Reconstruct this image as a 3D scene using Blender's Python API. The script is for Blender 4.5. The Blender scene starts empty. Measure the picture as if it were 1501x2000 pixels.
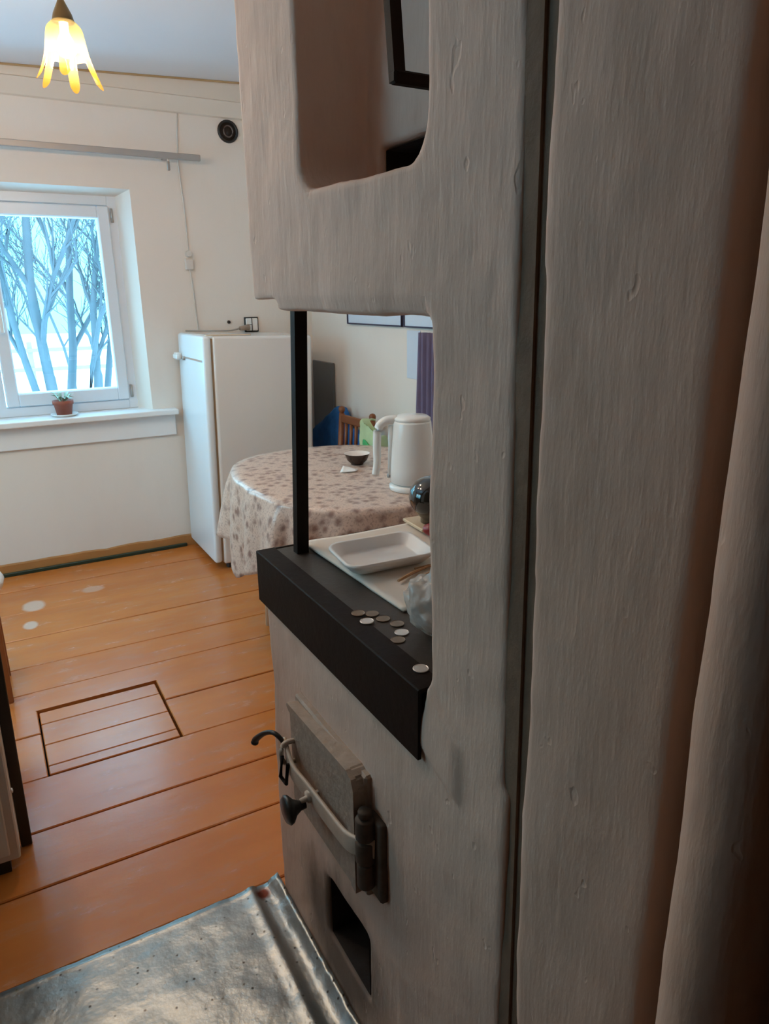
import bpy, bmesh, math, random
from mathutils import Vector, Matrix, noise

S = bpy.context.scene
COL = S.collection
R = math.radians
rnd = random.Random(7)

# ---------------------------------------------------------------- tagging
def link(o, parent=None):
    COL.objects.link(o)
    if parent is not None:
        o.parent = parent
        o.matrix_parent_inverse = parent.matrix_world.inverted() if False else Matrix.Identity(4)
    return o

def tag(o, label, cat, group=None, kind=None):
    o['label'] = label
    o['category'] = cat
    if group: o['group'] = group
    if kind: o['kind'] = kind
    return o

def thing(name, label, cat, loc=(0, 0, 0), rz=0.0, group=None):
    o = bpy.data.objects.new(name, None)
    o.empty_display_size = 0.05
    link(o)
    o.location = loc
    o.rotation_euler = (0, 0, rz)
    tag(o, label, cat, group)
    return o

def obj(name, bm, mat, parent=None, smooth=False, label=None):
    me = bpy.data.meshes.new(name)
    bmesh.ops.recalc_face_normals(bm, faces=bm.faces[:])
    bm.to_mesh(me); bm.free()
    if smooth:
        for p in me.polygons: p.use_smooth = True
    me.materials.append(mat)
    o = bpy.data.objects.new(name, me)
    link(o, parent)
    if label: o['label'] = label
    return o

def struct(name, bm, mat, parent=None, smooth=False):
    o = obj(name, bm, mat, parent, smooth)
    if parent is None: o['kind'] = 'structure'
    return o

# ---------------------------------------------------------------- mesh helpers
def NB(): return bmesh.new()

def box(bm, x0, x1, y0, y1, z0, z1, bev=0.0, seg=1):
    t = bmesh.new()
    bmesh.ops.create_cube(t, size=1.0)
    for v in t.verts:
        v.co = Vector(((x0 + x1) / 2 + v.co.x * (x1 - x0), (y0 + y1) / 2 + v.co.y * (y1 - y0), (z0 + z1) / 2 + v.co.z * (z1 - z0)))
    if bev > 0:
        bmesh.ops.bevel(t, geom=t.edges[:], offset=bev, segments=seg, affect='EDGES', profile=0.5)
    merge(bm, t)

def merge(bm, t, M=None):
    if M is not None: t.transform(M)
    me = bpy.data.meshes.new('tmp')
    t.to_mesh(me); t.free()
    bm.from_mesh(me)
    bpy.data.meshes.remove(me)

def lathe(bm, prof, n=32, c=(0, 0, 0), axis='z'):
    """prof: list of (r, h)."""
    rings = []
    for r, h in prof:
        if r < 1e-6:
            rings.append([bm.verts.new(_ax(0, 0, h, axis, c))])
        else:
            rings.append([bm.verts.new(_ax(r * math.cos(2 * math.pi * i / n), r * math.sin(2 * math.pi * i / n), h, axis, c)) for i in range(n)])
    for a, b in zip(rings, rings[1:]):
        for i in range(n):
            j = (i + 1) % n
            if len(a) == 1 and len(b) == 1: continue
            if len(a) == 1: bm.faces.new((a[0], b[i], b[j]))
            elif len(b) == 1: bm.faces.new((a[i], a[j], b[0]))
            else: bm.faces.new((a[i], a[j], b[j], b[i]))

def _ax(x, y, h, axis, c):
    if axis == 'z': p = (x, y, h)
    elif axis == 'x': p = (h, x, y)
    else: p = (x, h, y)
    return (p[0] + c[0], p[1] + c[1], p[2] + c[2])

def tube(bm, pts, rad, n=8, flat=None, caps=True):
    """tube along pts; rad number or list; flat=(a,b) gives an oval/strap section with b along world z."""
    pts = [Vector(p) for p in pts]
    rings = []
    for i, p in enumerate(pts):
        a = pts[max(i - 1, 0)]; b = pts[min(i + 1, len(pts) - 1)]
        d = (b - a).normalized()
        up = Vector((0, 0, 1)) if abs(d.z) < 0.95 else Vector((1, 0, 0))
        s = d.cross(up).normalized(); u = s.cross(d).normalized()
        r = rad[i] if isinstance(rad, (list, tuple)) else rad
        ring = []
        for k in range(n):
            t = 2 * math.pi * k / n
            if flat:
                cx, sx = math.cos(t), math.sin(t)
                q = 0.35
                fx = math.copysign(abs(cx) ** q, cx) * flat[0]; fy = math.copysign(abs(sx) ** q, sx) * flat[1]
                ring.append(bm.verts.new(p + s * fx + u * fy))
            else:
                ring.append(bm.verts.new(p + s * (r * math.cos(t)) + u * (r * math.sin(t))))
        rings.append(ring)
    for a, b in zip(rings, rings[1:]):
        for k in range(n):
            j = (k + 1) % n
            bm.faces.new((a[k], a[j], b[j], b[k]))
    if caps:
        bm.faces.new(rings[0]); bm.faces.new(list(reversed(rings[-1])))

def curve_pts(pts, sub=6):
    """Catmull-Rom through pts."""
    P = [Vector(p) for p in pts]; out = []
    for i in range(len(P) - 1):
        p0 = P[max(i - 1, 0)]; p1 = P[i]; p2 = P[i + 1]; p3 = P[min(i + 2, len(P) - 1)]
        for k in range(sub):
            t = k / sub
            out.append(0.5 * ((2 * p1) + (-p0 + p2) * t + (2 * p0 - 5 * p1 + 4 * p2 - p3) * t * t + (-p0 + 3 * p1 - 3 * p2 + p3) * t ** 3))
    out.append(P[-1]); return out

def prism(bm, poly, a0, a1, axis='y'):
    """poly of 2D points extruded along axis; axis x: (y,z), y: (x,z), z: (x,y)."""
    def mk(p, a):
        return {'x': (a, p[0], p[1]), 'y': (p[0], a, p[1]), 'z': (p[0], p[1], a)}[axis]
    A = [bm.verts.new(mk(p, a0)) for p in poly]; B = [bm.verts.new(mk(p, a1)) for p in poly]
    bm.faces.new(A); bm.faces.new(list(reversed(B)))
    n = len(poly)
    for i in range(n):
        j = (i + 1) % n
        bm.faces.new((A[j], A[i], B[i], B[j]))

def loops(bm, rects):
    """rects: list of 4-corner loops; quads between consecutive loops, returned open."""
    L = [[bm.verts.new(p) for p in r] for r in rects]
    for a, b in zip(L, L[1:]):
        n = len(a)
        for i in range(n):
            j = (i + 1) % n
            bm.faces.new((a[i], a[j], b[j], b[i]))
    return L

def rrect(w, h, r, seg=6):
    out = []
    for cx, cy, a0 in ((w - r, h - r, 0), (-w + r, h - r, 90), (-w + r, -h + r, 180), (w - r, -h + r, 270)):
        for k in range(seg + 1):
            a = R(a0 + 90 * k / seg)
            out.append((cx + r * math.cos(a), cy + r * math.sin(a)))
    return out

# ---------------------------------------------------------------- materials
def mat_new(name):
    m = bpy.data.materials.new(name); m.use_nodes = True
    nt = m.node_tree
    return m, nt, nt.nodes['Principled BSDF']

def N(nt, t, **kw):
    n = nt.nodes.new(t)
    for k, v in kw.items(): setattr(n, k, v)
    return n

def simple(name, col, rough=0.5, metal=0.0, var=0.08, scale=12.0, bump=0.0, bscale=40.0, coat=0.0, spec=0.5):
    m, nt, b = mat_new(name)
    tc = N(nt, 'ShaderNodeTexCoord')
    no = N(nt, 'ShaderNodeTexNoise'); no.inputs['Scale'].default_value = scale; no.inputs['Detail'].default_value = 5
    nt.links.new(tc.outputs['Object'], no.inputs['Vector'])
    mr = N(nt, 'ShaderNodeMix', data_type='RGBA')
    mr.inputs[6].default_value = (*[c * (1 - var) for c in col], 1); mr.inputs[7].default_value = (*[min(1, c * (1 + var)) for c in col], 1)
    nt.links.new(no.outputs['Fac'], mr.inputs[0]); nt.links.new(mr.outputs[2], b.inputs['Base Color'])
    b.inputs['Roughness'].default_value = rough; b.inputs['Metallic'].default_value = metal
    b.inputs['Coat Weight'].default_value = coat; b.inputs['Specular IOR Level'].default_value = spec
    if bump > 0:
        n2 = N(nt, 'ShaderNodeTexNoise'); n2.inputs['Scale'].default_value = bscale; n2.inputs['Detail'].default_value = 6
        nt.links.new(tc.outputs['Object'], n2.inputs['Vector'])
        bp = N(nt, 'ShaderNodeBump'); bp.inputs['Strength'].default_value = 1.0; bp.inputs['Distance'].default_value = bump
        nt.links.new(n2.outputs['Fac'], bp.inputs['Height']); nt.links.new(bp.outputs['Normal'], b.inputs['Normal'])
    return m

def plaster(name, c1, c2, stain, stain_amt=0.35, bump=0.006):
    """brushed limewash: vertical brush marks, small pits, faint stains"""
    m, nt, b = mat_new(name); L = nt.links.new
    tc = N(nt, 'ShaderNodeTexCoord')
    def noise_at(scale, stretch=(1, 1, 1), detail=5, rough=0.5):
        mp = N(nt, 'ShaderNodeMapping'); mp.inputs['Scale'].default_value = stretch
        L(tc.outputs['Object'], mp.inputs['Vector'])
        n = N(nt, 'ShaderNodeTexNoise'); n.inputs['Scale'].default_value = scale; n.inputs['Detail'].default_value = detail; n.inputs['Roughness'].default_value = rough
        L(mp.outputs['Vector'], n.inputs['Vector']); return n
    base = noise_at(4, (1, 1, 0.4)); st = noise_at(9, (1, 1, 0.35), 6, 0.65)
    mx = N(nt, 'ShaderNodeMix', data_type='RGBA'); mx.inputs[6].default_value = (*c1, 1); mx.inputs[7].default_value = (*c2, 1)
    L(base.outputs['Fac'], mx.inputs[0])
    rp = N(nt, 'ShaderNodeValToRGB'); rp.color_ramp.elements[0].position = 0.52; rp.color_ramp.elements[1].position = 0.78
    rp.color_ramp.elements[1].color = (stain_amt,) * 3 + (1,)
    L(st.outputs['Fac'], rp.inputs['Fac'])
    m2 = N(nt, 'ShaderNodeMix', data_type='RGBA'); m2.inputs[7].default_value = (*stain, 1)
    L(rp.outputs['Color'], m2.inputs[0]); L(mx.outputs[2], m2.inputs[6]); L(m2.outputs[2], b.inputs['Base Color'])
    if name.startswith('stove'):
        mp2 = N(nt, 'ShaderNodeMapping'); mp2.inputs['Scale'].default_value = (1, 1, 1.15); L(tc.outputs['Object'], mp2.inputs['Vector'])
        vd = N(nt, 'ShaderNodeVectorMath', operation='DISTANCE'); vd.inputs[1].default_value = (0.48, 1.06, 0.16); L(mp2.outputs['Vector'], vd.inputs[0])
        sb = N(nt, 'ShaderNodeMath', operation='MULTIPLY_ADD'); L(st.outputs['Fac'], sb.inputs[0]); sb.inputs[1].default_value = -0.22; L(vd.outputs['Value'], sb.inputs[2])
        sr = N(nt, 'ShaderNodeMapRange'); sr.inputs['From Min'].default_value = 0.12; sr.inputs['From Max'].default_value = 0.0; sr.inputs['To Max'].default_value = 0.75; L(sb.outputs[0], sr.inputs['Value'])
        m4 = N(nt, 'ShaderNodeMix', data_type='RGBA'); m4.inputs[7].default_value = (0.09, 0.07, 0.055, 1)
        L(sr.outputs['Result'], m4.inputs[0]); L(m2.outputs[2], m4.inputs[6]); L(m4.outputs[2], b.inputs['Base Color'])
    b.inputs['Roughness'].default_value = 0.75; b.inputs['Specular IOR Level'].default_value = 0.25
    brush = noise_at(70, (1, 1, 0.05), 4); lump = noise_at(16, (1, 1, 0.22), 6, 0.6); fine = noise_at(160, (1, 1, 0.3), 3)
    pit = noise_at(38, (1, 1, 0.6), 2)
    cr = N(nt, 'ShaderNodeMapRange'); cr.inputs['From Min'].default_value = 0.24; cr.inputs['From Max'].default_value = 0.30; L(pit.outputs['Fac'], cr.inputs['Value'])
    def mul(a, f):
        k = N(nt, 'ShaderNodeMath', operation='MULTIPLY'); L(a, k.inputs[0]); k.inputs[1].default_value = f; return k.outputs[0]
    def add(a, c):
        k = N(nt, 'ShaderNodeMath', operation='ADD'); L(a, k.inputs[0]); L(c, k.inputs[1]); return k.outputs[0]
    h = add(add(mul(brush.outputs['Fac'], 0.10), mul(lump.outputs['Fac'], 0.5)), add(mul(fine.outputs['Fac'], 0.07), mul(cr.outputs['Result'], 0.16)))
    bp = N(nt, 'ShaderNodeBump'); bp.inputs['Strength'].default_value = 1.0; bp.inputs['Distance'].default_value = bump
    L(h, bp.inputs['Height']); L(bp.outputs['Normal'], b.inputs['Normal'])
    return m

M = {}
M['stove'] = plaster('stove_limewash', (0.63, 0.425, 0.32), (0.73, 0.51, 0.40), (0.46, 0.29, 0.20), 0.45, 0.006)
M['jamb'] = plaster('jamb_limewash', (0.58, 0.385, 0.285), (0.68, 0.47, 0.365), (0.40, 0.245, 0.165), 0.5, 0.006)
M['soot'] = simple('soot', (0.03, 0.022, 0.018), 0.9, var=0.5, scale=30, bump=0.004)  # soot of the stove holes; also paints the vent recess dark
M['groove'] = simple('dirty_groove', (0.19, 0.115, 0.07), 0.85, var=0.3, scale=20, bump=0.003)
M['wall'] = plaster('kitchen_wall', (0.78, 0.71, 0.635), (0.82, 0.76, 0.69), (0.70, 0.62, 0.53), 0.15, 0.0015)
M['ceiling'] = simple('ceiling_paint', (0.74, 0.79, 0.86), 0.35, var=0.03, scale=3, bump=0.001, bscale=8)
M['cornice'] = simple('cornice_paint', (0.76, 0.69, 0.60), 0.6, var=0.04, scale=5)
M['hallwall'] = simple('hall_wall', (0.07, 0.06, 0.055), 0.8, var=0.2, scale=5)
M['pvc'] = simple('white_pvc', (0.74, 0.80, 0.86), 0.3, var=0.01)
M['sill'] = simple('painted_sill', (0.83, 0.84, 0.84), 0.35, var=0.03, scale=8)
M['skirt'] = simple('brown_skirting', (0.42, 0.19, 0.06), 0.45, var=0.25, scale=9)
M['green'] = simple('green_paint', (0.012, 0.035, 0.022), 0.4, var=0.4, scale=8)
M['black_steel'] = simple('black_steel', (0.011, 0.006, 0.004), 0.6, metal=0.0, var=0.4, scale=20, bump=0.0008, bscale=60, spec=0.12)
M['plate'] = simple('cooktop_iron', (0.055, 0.045, 0.038), 0.5, metal=0.4, var=0.5, scale=8, bump=0.0006, bscale=90)
M['fridge'] = simple('white_enamel', (0.80, 0.775, 0.74), 0.22, var=0.02, scale=3, coat=0.3)
M['fridge_door'] = simple('daylit_enamel_door', (0.80, 0.86, 0.90), 0.3, var=0.01, scale=3, coat=0.25)  # same enamel as the body, with blue daylight mixed into its colour
M['gasket'] = simple('aged_gasket', (0.32, 0.23, 0.14), 0.7, var=0.2)
M['chrome'] = simple('chrome', (0.8, 0.8, 0.8), 0.15, metal=1.0, var=0.02)
M['alu'] = simple('dull_aluminium', (0.42, 0.40, 0.38), 0.45, metal=0.6, var=0.1)
M['black_rubber'] = simple('black_plastic', (0.015, 0.014, 0.014), 0.4, var=0.2)
M['white_plastic'] = simple('white_plastic', (0.80, 0.79, 0.76), 0.28, var=0.02, coat=0.3)
M['cable'] = simple('painted_cable', (0.66, 0.62, 0.57), 0.6, var=0.05)
M['terracotta'] = simple('terracotta', (0.33, 0.10, 0.065), 0.7, var=0.15, scale=30)
M['leaf'] = simple('pale_leaf', (0.30, 0.42, 0.30), 0.5, var=0.3, scale=20)
M['bowl_out'] = simple('dark_glaze', (0.035, 0.016, 0.012), 0.2, var=0.2)
M['bowl_in'] = simple('cream_glaze', (0.80, 0.72, 0.66), 0.3, var=0.03)
M['paper'] = simple('white_paper', (0.82, 0.80, 0.77), 0.7, var=0.03)
M['card'] = simple('pale_card', (0.74, 0.65, 0.56), 0.65, var=0.10, scale=9)
M['foam'] = simple('white_foam', (0.86, 0.83, 0.80), 0.4, var=0.02)
M['wood_pale'] = simple('pale_wood', (0.70, 0.54, 0.36), 0.6, var=0.12, scale=10)
M['wood_chair'] = simple('chair_wood', (0.22, 0.075, 0.028), 0.4, var=0.25, scale=14)
M['wood_stool'] = simple('stool_wood', (0.30, 0.10, 0.03), 0.4, var=0.2, scale=14)
M['blue'] = simple('blue_cloth', (0.012, 0.12, 0.36), 0.7, var=0.4, scale=18, bump=0.004, bscale=25)
M['greenbag'] = simple('pale_green_bag', (0.50, 0.64, 0.36), 0.45, var=0.15, scale=25, bump=0.004, bscale=25)
M['green_print'] = simple('green_print', (0.04, 0.36, 0.12), 0.45, var=0.2, scale=25)
M['panel_dark'] = simple('dark_panel', (0.19, 0.19, 0.19), 0.35, var=0.25, scale=5)
M['picture'] = simple('picture_paper', (0.62, 0.70, 0.80), 0.5, var=0.06, scale=5)
M['frame_dark'] = simple('dark_frame', (0.035, 0.03, 0.07), 0.5, var=0.2)
M['purple'] = simple('purple_curtain', (0.15, 0.12, 0.20), 0.8, var=0.15, scale=12)
M['cabinet'] = simple('cabinet_paint', (0.62, 0.57, 0.50), 0.45, var=0.06, scale=8)
M['cab_dark'] = simple('cabinet_edge', (0.02, 0.018, 0.016), 0.5, var=0.2)
M['enamel_black'] = simple('black_enamel', (0.006, 0.006, 0.006), 0.12, var=0.1, coat=0.6)
M['red'] = simple('red_wrap', (0.30, 0.015, 0.02), 0.35, var=0.2, scale=40)
M['cast'] = simple('painted_cast_iron', (0.36, 0.27, 0.21), 0.6, metal=0.1, var=0.35, scale=45, bump=0.002, bscale=80)
M['strap'] = simple('painted_strap', (0.52, 0.41, 0.32), 0.55, metal=0.1, var=0.25, scale=40, bump=0.001)
M['rust'] = simple('rusty_hinge', (0.10, 0.065, 0.045), 0.7, metal=0.3, var=0.5, scale=50, bump=0.002)
M['coin_dark'] = simple('worn_copper_coin', (0.22, 0.165, 0.12), 0.45, metal=0.6, var=0.2, scale=80)
M['coin_bright'] = simple('bright_coin', (0.66, 0.60, 0.55), 0.3, metal=0.5, var=0.1, scale=80)
M['brass'] = simple('aged_brass', (0.16, 0.11, 0.055), 0.35, metal=0.8, var=0.2)
M['bark'] = simple('winter_bark', (0.12, 0.135, 0.15), 0.9, var=0.2, scale=6)
M['snow'] = simple('snow', (0.86, 0.89, 0.93), 0.8, var=0.02, scale=1)
M['fence'] = simple('fence_wood', (0.42, 0.44, 0.46), 0.9, var=0.1)
M['roofdark'] = simple('outer_wall', (0.4, 0.36, 0.3), 0.9)
M['stick'] = simple('twig', (0.45, 0.25, 0.12), 0.7, var=0.2)

def floor_mat():
    m, nt, b = mat_new('painted_floorboards'); L = nt.links.new
    tc = N(nt, 'ShaderNodeTexCoord')
    mp = N(nt, 'ShaderNodeMapping'); mp.inputs['Scale'].default_value = (0.7, 2.2, 1); L(tc.outputs['Object'], mp.inputs['Vector'])
    n1 = N(nt, 'ShaderNodeTexNoise'); n1.inputs['Scale'].default_value = 3; n1.inputs['Detail'].default_value = 6; L(mp.outputs['Vector'], n1.inputs['Vector'])
    mx = N(nt, 'ShaderNodeMix', data_type='RGBA'); mx.inputs[6].default_value = (0.46, 0.125, 0.022, 1); mx.inputs[7].default_value = (0.70, 0.250, 0.055, 1)
    L(n1.outputs['Fac'], mx.inputs[0])
    # scuffed, paler wear along the walking line
    n2 = N(nt, 'ShaderNodeTexNoise'); n2.inputs['Scale'].default_value = 7; n2.inputs['Detail'].default_value = 8; n2.inputs['Roughness'].default_value = 0.7; L(mp.outputs['Vector'], n2.inputs['Vector'])
    rp = N(nt, 'ShaderNodeValToRGB'); rp.color_ramp.elements[0].position = 0.5; rp.color_ramp.elements[1].position = 0.8; rp.color_ramp.elements[1].color = (0.55, 0.55, 0.55, 1)
    L(n2.outputs['Fac'], rp.inputs['Fac'])
    m2 = N(nt, 'ShaderNodeMix', data_type='RGBA'); m2.inputs[7].default_value = (0.50, 0.30, 0.20, 1); L(rp.outputs['Color'], m2.inputs[0]); L(mx.outputs[2], m2.inputs[6])
    # two bare scrubbed patches in front of the window wall
    sep = N(nt, 'ShaderNodeSeparateXYZ'); L(tc.outputs['Object'], sep.inputs[0])
    prev = m2.outputs[2]
    for cx, cy, sx, sy in ((0.06, 3.68, 0.055, 0.075), (0.345, 3.76, 0.06, 0.045), (0.03, 3.44, 0.035, 0.05)):
        cb = N(nt, 'ShaderNodeCombineXYZ')
        for k, (c, s) in enumerate(((cx, sx), (cy, sy))):
            a = N(nt, 'ShaderNodeMath', operation='SUBTRACT'); L(sep.outputs[k], a.inputs[0]); a.inputs[1].default_value = c
            d = N(nt, 'ShaderNodeMath', operation='DIVIDE'); L(a.outputs[0], d.inputs[0]); d.inputs[1].default_value = s
            L(d.outputs[0], cb.inputs[k])
        ln = N(nt, 'ShaderNodeVectorMath', operation='LENGTH'); L(cb.outputs[0], ln.inputs[0])
        ad = N(nt, 'ShaderNodeMath', operation='ADD'); L(ln.outputs['Value'], ad.inputs[0])
        nn = N(nt, 'ShaderNodeMath', operation='MULTIPLY'); L(n2.outputs['Fac'], nn.inputs[0]); nn.inputs[1].default_value = 0.6; L(nn.outputs[0], ad.inputs[1])
        mr = N(nt, 'ShaderNodeMapRange'); mr.inputs['From Min'].default_value = 1.35; mr.inputs['From Max'].default_value = 1.05
        mr.inputs['To Max'].default_value = 0.6 if cx != 0.345 else 0.35
        L(ad.outputs[0], mr.inputs['Value'])
        mm = N(nt, 'ShaderNodeMix', data_type='RGBA'); mm.inputs[7].default_value = (0.72, 0.68, 0.60, 1); L(mr.outputs['Result'], mm.inputs[0]); L(prev, mm.inputs[6]); prev = mm.outputs[2]
    L(prev, b.inputs['Base Color'])
    rr = N(nt, 'ShaderNodeMapRange'); rr.inputs['To Min'].default_value = 0.13; rr.inputs['To Max'].default_value = 0.36; L(n2.outputs['Fac'], rr.inputs['Value']); L(rr.outputs['Result'], b.inputs['Roughness'])
    bp = N(nt, 'ShaderNodeBump'); b.inputs['Specular IOR Level'].default_value = 0.6; bp.inputs['Distance'].default_value = 0.0016; bp.inputs['Strength'].default_value = 0.6; L(n2.outputs['Fac'], bp.inputs['Height']); L(bp.outputs['Normal'], b.inputs['Normal'])
    return m
M['floor'] = floor_mat()

def zinc_mat():
    m, nt, b = mat_new('galvanised_sheet'); L = nt.links.new
    tc = N(nt, 'ShaderNodeTexCoord')
    n1 = N(nt, 'ShaderNodeTexNoise'); n1.inputs['Scale'].default_value = 9; n1.inputs['Detail'].default_value = 6; L(tc.outputs['Object'], n1.inputs['Vector'])
    mx = N(nt, 'ShaderNodeMix', data_type='RGBA'); mx.inputs[6].default_value = (0.22, 0.23, 0.225, 1); mx.inputs[7].default_value = (0.38, 0.375, 0.355, 1); L(n1.outputs['Fac'], mx.inputs[0])
    # scorch and dirt specks
    v = N(nt, 'ShaderNodeTexVoronoi'); v.inputs['Scale'].default_value = 46; v.inputs['Randomness'].default_value = 1; L(tc.outputs['Object'], v.inputs['Vector'])
    rp = N(nt, 'ShaderNodeMapRange'); rp.inputs['From Min'].default_value = 0.19; rp.inputs['From Max'].default_value = 0.07; L(v.outputs['Distance'], rp.inputs['Value'])
    gate = N(nt, 'ShaderNodeMath', operation='GREATER_THAN'); gate.inputs[1].default_value = 0.35
    sp = N(nt, 'ShaderNodeSeparateColor'); L(v.outputs['Color'], sp.inputs[0]); L(sp.outputs[0], gate.inputs[0])
    gm = N(nt, 'ShaderNodeMath', operation='MULTIPLY'); L(rp.outputs['Result'], gm.inputs[0]); L(gate.outputs[0], gm.inputs[1])
    m2 = N(nt, 'ShaderNodeMix', data_type='RGBA'); m2.inputs[7].default_value = (0.06, 0.05, 0.045, 1); L(gm.outputs[0], m2.inputs[0]); L(mx.outputs[2], m2.inputs[6])
    # rust patch at the far corner by the stove
    vd = N(nt, 'ShaderNodeVectorMath', operation='DISTANCE'); vd.inputs[1].default_value = (0.425, 1.412, 0.01); L(tc.outputs['Object'], vd.inputs[0])
    ra = N(nt, 'ShaderNodeMapRange'); ra.inputs['From Min'].default_value = 0.024; ra.inputs['From Max'].default_value = 0.012; L(vd.outputs['Value'], ra.inputs['Value'])
    m3 = N(nt, 'ShaderNodeMix', data_type='RGBA'); m3.inputs[7].default_value = (0.14, 0.03, 0.015, 1); L(ra.outputs['Result'], m3.inputs[0]); L(m2.outputs[2], m3.inputs[6])
    L(m3.outputs[2], b.inputs['Base Color'])
    b.inputs['Metallic'].default_value = 0.8; b.inputs['Roughness'].default_value = 0.34
    n3 = N(nt, 'ShaderNodeTexNoise'); n3.inputs['Scale'].default_value = 10; n3.inputs['Detail'].default_value = 5; L(tc.outputs['Object'], n3.inputs['Vector'])
    bp = N(nt, 'ShaderNodeBump'); bp.inputs['Distance'].default_value = 0.009; bp.inputs['Strength'].default_value = 0.8; L(n3.outputs['Fac'], bp.inputs['Height']); L(bp.outputs['Normal'], b.inputs['Normal'])
    return m
M['zinc'] = zinc_mat()

def cloth_mat():
    m, nt, b = mat_new('printed_oilcloth'); L = nt.links.new
    uv = N(nt, 'ShaderNodeUVMap'); uv.uv_map = 'cloth'
    v = N(nt, 'ShaderNodeTexVoronoi'); v.inputs['Scale'].default_value = 26; L(uv.outputs['UV'], v.inputs['Vector'])
    n = N(nt, 'ShaderNodeTexNoise'); n.inputs['Scale'].default_value = 48; n.inputs['Detail'].default_value = 6; n.inputs['Roughness'].default_value = 0.7; L(uv.outputs['UV'], n.inputs['Vector'])
    # flower heads: dark centres with a ragged ring of petals, over fine sprigs
    r1 = N(nt, 'ShaderNodeMapRange'); r1.inputs['From Min'].default_value = 0.62; r1.inputs['From Max'].default_value = 0.10; r1.inputs['To Max'].default_value = 0.55; L(v.outputs['Distance'], r1.inputs['Value'])
    ad = N(nt, 'ShaderNodeMath', operation='ADD'); L(r1.outputs['Result'], ad.inputs[0]); L(n.outputs['Fac'], ad.inputs[1])
    r2 = N(nt, 'ShaderNodeMapRange'); r2.inputs['From Min'].default_value = 0.58; r2.inputs['From Max'].default_value = 0.98; L(ad.outputs[0], r2.inputs['Value'])
    n4 = N(nt, 'ShaderNodeTexNoise'); n4.inputs['Scale'].default_value = 120; L(uv.outputs['UV'], n4.inputs['Vector'])
    r3 = N(nt, 'ShaderNodeMapRange'); r3.inputs['From Min'].default_value = 0.52; r3.inputs['From Max'].default_value = 0.64; r3.inputs['To Max'].default_value = 0.5; L(n4.outputs['Fac'], r3.inputs['Value'])
    mx = N(nt, 'ShaderNodeMath', operation='MAXIMUM'); L(r2.outputs['Result'], mx.inputs[0]); L(r3.outputs['Result'], mx.inputs[1])
    f = N(nt, 'ShaderNodeMath', operation='MULTIPLY'); f.inputs[1].default_value = 0.8; L(mx.outputs[0], f.inputs[0])
    c = N(nt, 'ShaderNodeMix', data_type='RGBA'); c.inputs[6].default_value = (0.66, 0.50, 0.41, 1); c.inputs[7].default_value = (0.19, 0.09, 0.07, 1)
    L(f.outputs[0], c.inputs[0]); L(c.outputs[2], b.inputs['Base Color'])
    b.inputs['Roughness'].default_value = 0.38; b.inputs['Coat Weight'].default_value = 0.25
    n3 = N(nt, 'ShaderNodeTexNoise'); n3.inputs['Scale'].default_value = 9; L(uv.outputs['UV'], n3.inputs['Vector'])
    bp = N(nt, 'ShaderNodeBump'); bp.inputs['Distance'].default_value = 0.006; bp.inputs['Strength'].default_value = 0.6; L(n3.outputs['Fac'], bp.inputs['Height']); L(bp.outputs['Normal'], b.inputs['Normal'])
    return m
M['cloth'] = cloth_mat()

def glass_mat():
    m = bpy.data.materials.new('window_glass'); m.use_nodes = True; nt = m.node_tree; nt.nodes.clear(); L = nt.links.new
    o = N(nt, 'ShaderNodeOutputMaterial'); t = N(nt, 'ShaderNodeBsdfTransparent'); t.inputs['Color'].default_value = (0.93, 0.97, 0.98, 1)
    g = N(nt, 'ShaderNodeBsdfGlossy'); g.inputs['Roughness'].default_value = 0.02
    mx = N(nt, 'ShaderNodeMixShader'); mx.inputs[0].default_value = 0.05; L(t.outputs[0], mx.inputs[1]); L(g.outputs[0], mx.inputs[2]); L(mx.outputs[0], o.inputs['Surface'])
    return m
M['glass'] = glass_mat()

def shade_mat():
    m = bpy.data.materials.new('amber_glass'); m.use_nodes = True; nt = m.node_tree; nt.nodes.clear(); L = nt.links.new
    o = N(nt, 'ShaderNodeOutputMaterial')
    tc = N(nt, 'ShaderNodeTexCoord'); n = N(nt, 'ShaderNodeTexNoise'); n.inputs['Scale'].default_value = 28; L(tc.outputs['Object'], n.inputs['Vector'])
    sep = N(nt, 'ShaderNodeSeparateXYZ'); L(tc.outputs['Object'], sep.inputs[0])
    mr = N(nt, 'ShaderNodeMapRange'); mr.inputs['From Min'].default_value = -0.06; mr.inputs['From Max'].default_value = -0.15; L(sep.outputs[2], mr.inputs['Value'])
    c = N(nt, 'ShaderNodeMix', data_type='RGBA'); c.inputs[6].default_value = (0.95, 0.80, 0.42, 1); c.inputs[7].default_value = (0.92, 0.42, 0.06, 1); L(mr.outputs['Result'], c.inputs[0])
    tr = N(nt, 'ShaderNodeBsdfTranslucent'); L(c.outputs[2], tr.inputs['Color'])
    df = N(nt, 'ShaderNodeBsdfDiffuse'); L(c.outputs[2], df.inputs['Color'])
    tp = N(nt, 'ShaderNodeBsdfTransparent'); L(c.outputs[2], tp.inputs['Color'])
    gl = N(nt, 'ShaderNodeBsdfGlossy'); gl.inputs['Roughness'].default_value = 0.15
    a = N(nt, 'ShaderNodeMixShader'); a.inputs[0].default_value = 0.45; L(tr.outputs[0], a.inputs[1]); L(df.outputs[0], a.inputs[2])
    b = N(nt, 'ShaderNodeMixShader'); b.inputs[0].default_value = 0.80; L(a.outputs[0], b.inputs[1]); L(tp.outputs[0], b.inputs[2])
    d = N(nt, 'ShaderNodeMixShader'); d.inputs[0].default_value = 0.05; L(b.outputs[0], d.inputs[1]); L(gl.outputs[0], d.inputs[2])
    L(d.outputs[0], o.inputs['Surface'])
    return m
M['shade'] = shade_mat()

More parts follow.
